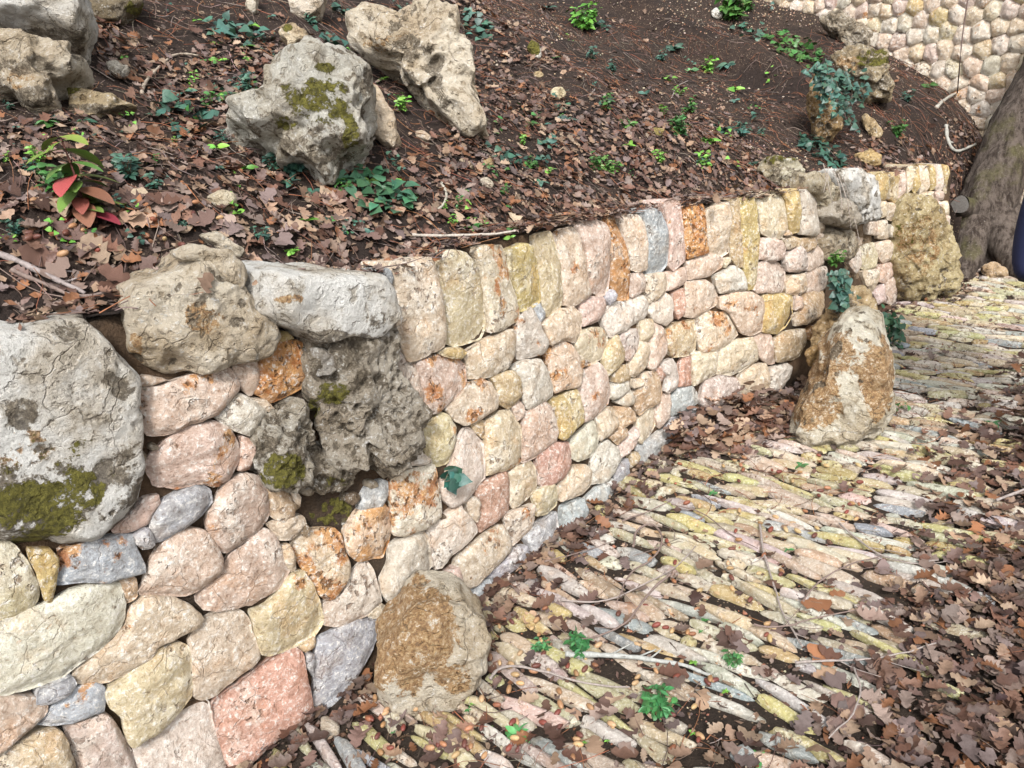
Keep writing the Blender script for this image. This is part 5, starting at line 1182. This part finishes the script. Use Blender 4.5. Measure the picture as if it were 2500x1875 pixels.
plant((1430, 75), 38, 'bush', (.10, .26, .04), 'vivid green leafy plant at the top of the bare slope', n=18, seed=17)
plant((1790, 50), 50, 'bush', (.07, .17, .04), 'green leafy shrub at the top edge right of centre', n=18, seed=18)
plant((1465, 70), 30, 'ivy', DG_, 'dark ivy leaves right of the vivid green plant', n=20, seed=19)
plant((1685, 178), 22, 'rosette', (.14, .26, .12), 'pale green four-leaved plant on the gravelly soil', n=6, seed=20)
plant((1615, 150), 18, 'bush', TL, 'dark tuft left of the pale four-leaved plant', n=7, seed=21)
plant((1535, 310), 22, 'rosette', (.09, .22, .05), 'round green leaves at the border of the leaf litter', n=10, seed=22)
plant((1660, 335), 34, 'bush', (.05, .14, .04), 'green clump at the border of the leaf litter right of the round leaves', n=12, seed=23)
plant((1490, 425), 30, 'bush', (.09, .20, .05), 'light green mossy sprig in the leaf litter above the coping', n=10, seed=24)
plant((1240, 400), 40, 'ivy', DG_, 'dark ivy in the litter below the holed boulder', n=30, seed=25)
plant((1320, 410), 30, 'ivy', DG_, 'dark ivy in the litter right of the other ivy', n=22, seed=26)
plant((1200, 440), 24, 'ivy', MG, 'green leaves beside the white stone', n=12, seed=27)
plant((1830, 85), 50, 'ivy', TL, 'grey-green ivy on the ridge left of the crumbly rock', n=36, seed=28)
plant((1940, 130), 70, 'ivy', MG, 'bright ivy above the upright brown rock', n=110, seed=29)
plant((1990, 345), 70, 'hang', TL, 'ivy strands hanging over the upright brown rock', n=8, seed=30, push=.12, rise=.40)
plant((2050, 340), 70, 'hang', DG_, 'dark ivy strands on the right flank of the upright brown rock', n=8, seed=31, push=.10, rise=.36)
plant((2005, 380), 55, 'ivy', DG_, 'dark ivy in the gap behind the end of the coping', n=110, seed=32)
plant((2265, 215), 24, 'rosette', MG, 'grey-green leafy weed alone on the bare slope', n=9, seed=33)
plant((2215, 250), 20, 'bush', TL, 'dark little bush on the bare slope', n=8, seed=34)
plant((2430, 250), 34, 'bush', (.07, .19, .06), 'green fern-like weed left of the tree', n=14, seed=35)
plant((2190, 335), 26, 'bush', MG, 'green weed low on the bare slope above the far coping', n=9, seed=36)
plant((2050, 665), 52, 'hang', DG_, 'glossy ivy strands hanging over the lumpy ochre rock', n=9, seed=37, wallw=.14, push=.22)
plant((2035, 650), 30, 'bush', (.08, .19, .04), 'bright leafy shoots in the hollow under the overhanging rock', n=10, seed=38, wallw=.1)
plant((2170, 770), 60, 'hang', (.03, .085, .045), 'ivy strands running down right of the tall ochre-stained boulder', n=7, seed=39, wallw=.22, push=.05)
plant((2185, 1010), 30, 'ivy', MG, 'ivy leaves on the ground at the foot of the tall boulder', n=12, seed=40)
plant((1098, 1150), 16, 'hang', (.02, .075, .055), 'dark ivy sprig growing out of a joint in the wall', n=2, seed=41, wallw=.03)
plant((1265, 1805), 38, 'rosette', (.10, .30, .10), 'bright green spoon-leaved rosette between the near cobbles', n=11, seed=42)
plant((1330, 1590), 32, 'bush', (.05, .16, .06), 'feathery green weed right of the clay-brown boulder', n=10, seed=43)
plant((1420, 1600), 40, 'bush', (.04, .15, .05), 'small-leaved green weed by the lichen branch', n=16, seed=44)
plant((1610, 1740), 50, 'bush', (.04, .15, .05), 'green clover-like weed in front of the lichen branch', n=18, seed=45)
plant((1790, 1630), 30, 'bush', (.05, .15, .05), 'mixed green weed and lichen on the right of the lichen branch', n=10, seed=46)
plant((1850, 1865), 24, 'rosette', (.05, .18, .05), 'green tuft at the bottom edge', n=10, seed=47)
plant((1740, 1215), 14, 'rosette', (.06, .2, .07), 'tiny green plant near the left of the middle cobbles', n=7, seed=48)
plant((1955, 1145), 20, 'rosette', (.08, .2, .07), 'light green sprout among the far cobbles', n=7, seed=49)
plant((1925, 1350), 14, 'rosette', (.06, .2, .07), 'tiny green sprout in the centre of the cobbles', n=7, seed=50)
plant((2420, 1040), 26, 'rosette', (.06, .16, .06), 'green leaves in the far cobbles near the right edge', n=8, seed=51)
for i in range(200):
    x, y = random.choice([(random.uniform(0, 560), random.uniform(280, 640)), (random.uniform(0, 620), random.uniform(250, 600)), (random.uniform(400, 1050), random.uniform(20, 250)), (random.uniform(560, 1250), random.uniform(380, 600)), (random.uniform(1200, 1900), random.uniform(280, 460)), (random.uniform(450, 1000), random.uniform(60, 480)), (random.uniform(1200, 1900), random.uniform(20, 330))])
    plant((x, y), random.uniform(11, 32), random.choice(['rosette', 'bush', 'ivy']), random.choice([BG, BG, MG, TL, DG_, TL]), 'little green seedling among leaves and soil on the slope', 'seedlings on the slope', n=random.choice((5, 6, 8)), seed=200+i)
for i in range(22):
    plant((random.uniform(900, 2000), random.uniform(1500, 1860)), random.uniform(6, 13), 'rosette', random.choice([(.06, .2, .06), BG]), 'tiny green sprout between the near cobbles', 'sprouts between the cobbles', n=6, seed=300+i)
# sapling with red and green leaves
q = hit(215, 545); sap = empty('sapling', q); tag(sap, 'young sapling with red and yellow-green leaves on a thin dark stem', 'sapling')
sc_ = np.dot(q-EYE, CF)/F
top = q + np.array([-.0, .0, 1])*190*sc_*1.05
V, Fq = tube(chaikin([q, q*.5+top*.5+np.array([.006, 0, 0]), top], 2), .0035, .0018, 6); obj('stem', mesh('stem', V-q, Fq, M_TWIG), sap, q, (.12, .05, .04, 1))
LM = [mesh('leaf', V_, [tuple(int(a) for a in f) for f in F_], M_GREENO) for V_, F_ in (oval_template(1, .25, .15, -.25, 8), oval_template(2, .30, .15, -.35, 8))]
for f_, n_, cols_, s_ in [(.95, 2, [(.20, .28, .06)], .05), (.70, 3, [(.10, .20, .05)], .06), (.48, 3, [(.13, .22, .05)], .06), (.30, 4, [(.15, .26, .05), (.28, .08, .06)], .06), (.16, 4, [(.14, .22, .05), (.28, .05, .06)], .055), (1.0, 2, [(.22, .28, .05)], .06), (.86, 2, [(.16, .24, .05), (.20, .18, .06)], .08), (.55, 3, [(.30, .06, .06), (.18, .24, .05)], .08), (.40, 4, [(.18, .28, .05), (.25, .12, .07), (.15, .26, .05)], .07), (.22, 4, [(.16, .24, .05), (.30, .05, .07), (.22, .10, .06)], .07), (.10, 3, [(.28, .04, .06), (.25, .07, .06)], .075)]:
    a0 = random.uniform(0, 3)
    for k in range(n_):
        ob = obj('leaf', random.choice(LM), sap, q + (top-q)*f_, (*jit(random.choice(cols_), .15), 1)); s_ *= 1.05; ob.scale = (s_,)*3; ob.rotation_euler = (random.uniform(-.2, .2), random.uniform(-.1, .5), a0 + k*6.28/n_ + .3)

# ------------------------------------------------------------------ oak tree by the far wall end
tb = hit(2395, 600); tb = np.array([3.10, 4.78, 0.]); tz = float(terrain(np.array([3.1]), np.array([4.78]))[0])
tree = empty('oak_tree', (tb[0], tb[1], 0)); tag(tree, 'leaning old oak with rough mossy grey bark at the far end of the wall', 'tree')
def bark(name='oak_bark'):
    k = NT(name); v, oi = k.coords(False); mp = k.n('ShaderNodeMapping'); mp.inputs['Scale'].default_value = (1, 1, .35); k.l(v, mp.inputs[0]); w = mp.outputs[0]
    n1 = k.noise(w, 30, 8, .75, .25); n2 = k.noise(v, 4, 5, .6); n3 = k.noise(v, 90, 5, .7)
    c = k.mix(k.rng(n1, .38, .62), (.035, .024, .018), (.15, .12, .10)); c = k.mix(k.math('MULTIPLY', k.rng(n2, .5, .64), .75), c, k.mix(k.rng(n3, .4, .6), (.07, .065, .02), (.13, .12, .05)))
    c = k.mix(k.math('MULTIPLY', k.rng(n3, .62, .7), .6), c, (.42, .40, .37))
    return k.out(c, k.bump(k.math('ADD', n1, k.math('MULTIPLY', n3, .3)), .03, 1), .9)
M_BARK = bark()
def limb(P, R_, ns=40, seed=0, rough=.10):
    P = np.asarray(P, float); L = np.r_[0, np.cumsum(np.linalg.norm(np.diff(P, axis=0), axis=1))]; t = np.linspace(0, L[-1], int(L[-1]/.025)+2)
    Q = np.stack([np.interp(t, L, P[:, k]) for k in range(3)], 1)
    for _ in range(12): Q[1:-1] = (Q[:-2]+Q[1:-1]*2+Q[2:])/4
    R2 = np.interp(t, L, R_); T_ = np.gradient(Q, axis=0); T_ /= np.linalg.norm(T_, axis=1)[:, None]; V = []
    for i in range(len(Q)):
        a = np.cross(T_[i], [0, 1, .1]); a /= np.linalg.norm(a); b = np.cross(T_[i], a); th = np.linspace(0, 2*np.pi, ns, endpoint=False)
        ring = Q[i] + R2[i]*(np.outer(np.cos(th), a)+np.outer(np.sin(th), b)); n_ = fbm(ring*np.array([7, 7, 3.]), 4, seed); n_ = n_ + .5*fbm(ring*np.array([26, 26, 9.]), 3, seed+2)
        V.append(Q[i] + (ring-Q[i])*(1+rough*n_)[:, None]*1.0)
    V = np.vstack(V); m = len(Q)
    a = np.arange(ns); b = (a+1) % ns; Fq = np.vstack([np.stack([a+i*ns, b+i*ns, b+(i+1)*ns, a+(i+1)*ns], 1) for i in range(m-1)])
    return V, Fq
tl = np.array(tree.location)
V, Fq = limb([(3.04, 4.76, -.1), (3.10, 4.80, .3), (3.26, 4.87, .75), (3.62, 4.96, 1.4), (4.05, 5.0, 2.2), (4.25, 5.05, 3.2), (4.1, 5.2, 4.4)], [.25, .17, .145, .15, .15, .13, .10], 64, 3, .22)
obj('trunk', mesh('trunk', V-tl, Fq, M_BARK), tree, tl)
for i, (pp, rr) in enumerate([([(3.0, 4.7, .3), (2.88, 4.55, .08), (2.75, 4.42, -.04)], [.11, .08, .03]), ([(3.1, 4.7, .3), (3.12, 4.45, .08), (3.15, 4.25, -.05)], [.12, .08, .03]), ([(3.2, 4.75, .3), (3.4, 4.6, .08), (3.6, 4.5, -.05)], [.12, .09, .03])]):
    V, Fq = limb(pp, rr, 24, 10+i, .2); obj('root', mesh('root', V-tl, Fq, M_BARK), tree, tl)
sr = ray(2343, 500); cc = EYE + sr/np.linalg.norm(sr[:2])*5.42; ax_ = np.array([3.10, 4.84, cc[2]-.12]); dirn = cc-ax_; dirn /= np.linalg.norm(dirn)
V, Fq = limb([ax_, (ax_+cc)/2, cc], [.085, .066, .058], 24, 17, .12); obj('branch_stub', mesh('branch_stub', V-tl, Fq, M_BARK), tree, tl)
a1 = np.cross(dirn, [0, 0, 1]); a1 /= np.linalg.norm(a1); a2 = np.cross(dirn, a1)
V = [cc+dirn*.004] + [cc + dirn*.001 + .052*(1+.08*math.sin(3*t))*(a1*math.cos(t)+a2*math.sin(t)) for t in np.linspace(0, 2*math.pi, 20, endpoint=False)]
obj('cut_face', mesh('cut_face', np.array(V)-tl, [(0, 1+i, 1+(i+1) % 20) for i in range(20)], M_TWIG, False), tree, tl, (.12, .11, .10, 1))
for i, (pp, rr) in enumerate([([(4.12, 5.2, 4.2), (4.4, 5.4, 5.2), (5.2, 5.6, 6.2)], [.10, .07, .03]), ([(4.12, 5.2, 4.2), (3.5, 5.0, 5.3), (3.0, 5.6, 6.4)], [.10, .07, .03]), ([(4.2, 5.1, 3.4), (4.6, 4.6, 4.2), (5.4, 4.4, 4.8)], [.09, .06, .025])]):
    V, Fq = limb(pp, rr, 14, 20+i, .1); obj('limb', mesh('limb', V-tl, Fq, M_BARK), tree, tl)
# thin hanging stem in front of the upper wall
P = [EYE + ray(2372, -60)*4.9, EYE + ray(2350, 80)*4.85, EYE + ray(2341, 180)*4.8, hit(2337, 232)]
V, Fq = tube(chaikin(P, 2), .004, .004, 5); tag(obj('bare_stem', mesh('bare_stem', V-P[-1], Fq, M_TWIG), None, P[-1], (.12, .08, .07, 1)), 'thin bare stem rising in front of the pale upper wall', 'stem')
# dead roots fringe near the overhanging rock
for i in range(5):
    a = unsurf(2010+i*12, 400+i*8, .1); b = unsurf(2000+i*22, 470+i*30, .14)
    if a and b:
        A_ = surf(*a, .1)[0]; B_ = surf(*b, .16)[0]; V, Fq = tube(chaikin([A_, (A_+B_)/2+rng.normal(0, .02, 3), B_], 2), .0022, .001, 5)
        tag(obj('dead_root', mesh('dead_root', V-A_, Fq, M_TWIG), None, A_, (.36, .31, .27, 1)), 'thin grey dead root trailing over the rock at the wall gap', 'root', 'dead roots at the wall gap')

# ------------------------------------------------------------------ passer-by at the right edge: only a sleeve and jacket side is in view
def skin(name, verts, edges, radii, mat, root_i=0, sub=2, color=(1, 1, 1, 1), parent=None, loc=(0, 0, 0)):
    me_ = bpy.data.meshes.new(name); me_.from_pydata(verts, edges, []); ob = bpy.data.objects.new(name, me_); COL.objects.link(ob)
    if parent is not None: ob.parent = parent; ob.location = Vector(loc)-parent.location
    m_ = ob.modifiers.new('skin', 'SKIN'); m_.use_smooth_shade = True
    for i, rr in enumerate(radii): me_.skin_vertices[0].data[i].radius = rr if isinstance(rr, tuple) else (rr, rr); me_.skin_vertices[0].data[i].use_root = (i == root_i)
    s_ = ob.modifiers.new('sub', 'SUBSURF'); s_.levels = sub; s_.render_levels = sub
    me_.materials.append(mat); ob.color = color; return ob
M_CLOTH = mat_col('cloth', .9, .25, 200, .001, 'object')
k_ = 2.9; rr_ = ray(2468, 590); rr_ = rr_/np.linalg.norm(rr_[:2]); el = EYE + rr_*k_
el = el + np.array([0.0, 0, -.15]); px0 = el[0]+.34; py0 = el[1]-.03; kz = el[2]
per = empty('person', (px0, py0, 0)); tag(per, 'passer-by in a navy blue jacket at the right edge, elbow bent, hand in pocket', 'person')
H = 1.0 if kz > .8 else .95
vb = [(0, 0, .92), (0, 0, 1.12), (0, 0, 1.36), (0, 0, 1.47), (0, .01, 1.58), (0, .01, 1.66),            # pelvis, waist, chest, neck, head, crown
      (-.17, 0, 1.38), (-.21, .02, 1.18), (el[0]-px0+.05, el[1]-py0, kz+.02), (-.10, -.12, .86),        # left arm, hand to pocket
      (.17, 0, 1.38), (.22, .02, 1.12), (.23, -.03, .90), (.22, -.05, .82),
      (-.09, 0, .86), (-.10, -.02, .48), (-.10, .04, .08), (-.11, -.10, .04),
      (.09, 0, .86), (.10, .02, .48), (.10, .12, .08), (.11, -.02, .04)]
eb = [(0, 1), (1, 2), (2, 3), (3, 4), (4, 5), (2, 6), (6, 7), (7, 8), (8, 9), (2, 10), (10, 11), (11, 12), (12, 13), (0, 14), (14, 15), (15, 16), (16, 17), (0, 18), (18, 19), (19, 20), (20, 21)]
rb = [(.15, .11), (.14, .11), (.16, .11), .055, (.085, .10), (.07, .08), .06, .048, .042, .03, .06, .048, .036, .03, .085, .06, .045, .035, .085, .06, .045, .035]
skin('body', vb, eb, rb, M_CLOTH, 0, 2, (.03, .03, .035, 1), per, per.location)
vj = [(0, 0, .78), (0, 0, .95), (0, 0, 1.12), (0, 0, 1.34), (0, 0, 1.45), (-.17, 0, 1.39), (-.215, .02, 1.18), (el[0]-px0+.05, el[1]-py0, kz+.03), (-.13, -.11, .87), (.17, 0, 1.39), (.225, .02, 1.12), (.235, -.02, .93)]
ej = [(0, 1), (1, 2), (2, 3), (3, 4), (3, 5), (5, 6), (6, 7), (7, 8), (3, 9), (9, 10), (10, 11)]
skin('jacket', vj, ej, [(.19, .14), (.185, .14), (.17, .13), (.185, .13), .07, .075, .065, .06, .05, .075, .062, .05], M_CLOTH, 0, 2, (.012, .016, .05, 1), per, per.location)
vh = [(0, .02, 1.64), (0, .03, 1.71)]; skin('hair', vh, [(0, 1)], [(.09, .10), (.07, .08)], M_CLOTH, 0, 2, (.05, .03, .02, 1), per, per.location)
print('tris', sum(len(o.data.polygons) for o in bpy.data.objects if o.type == 'MESH'), 'objects', len(bpy.data.objects))
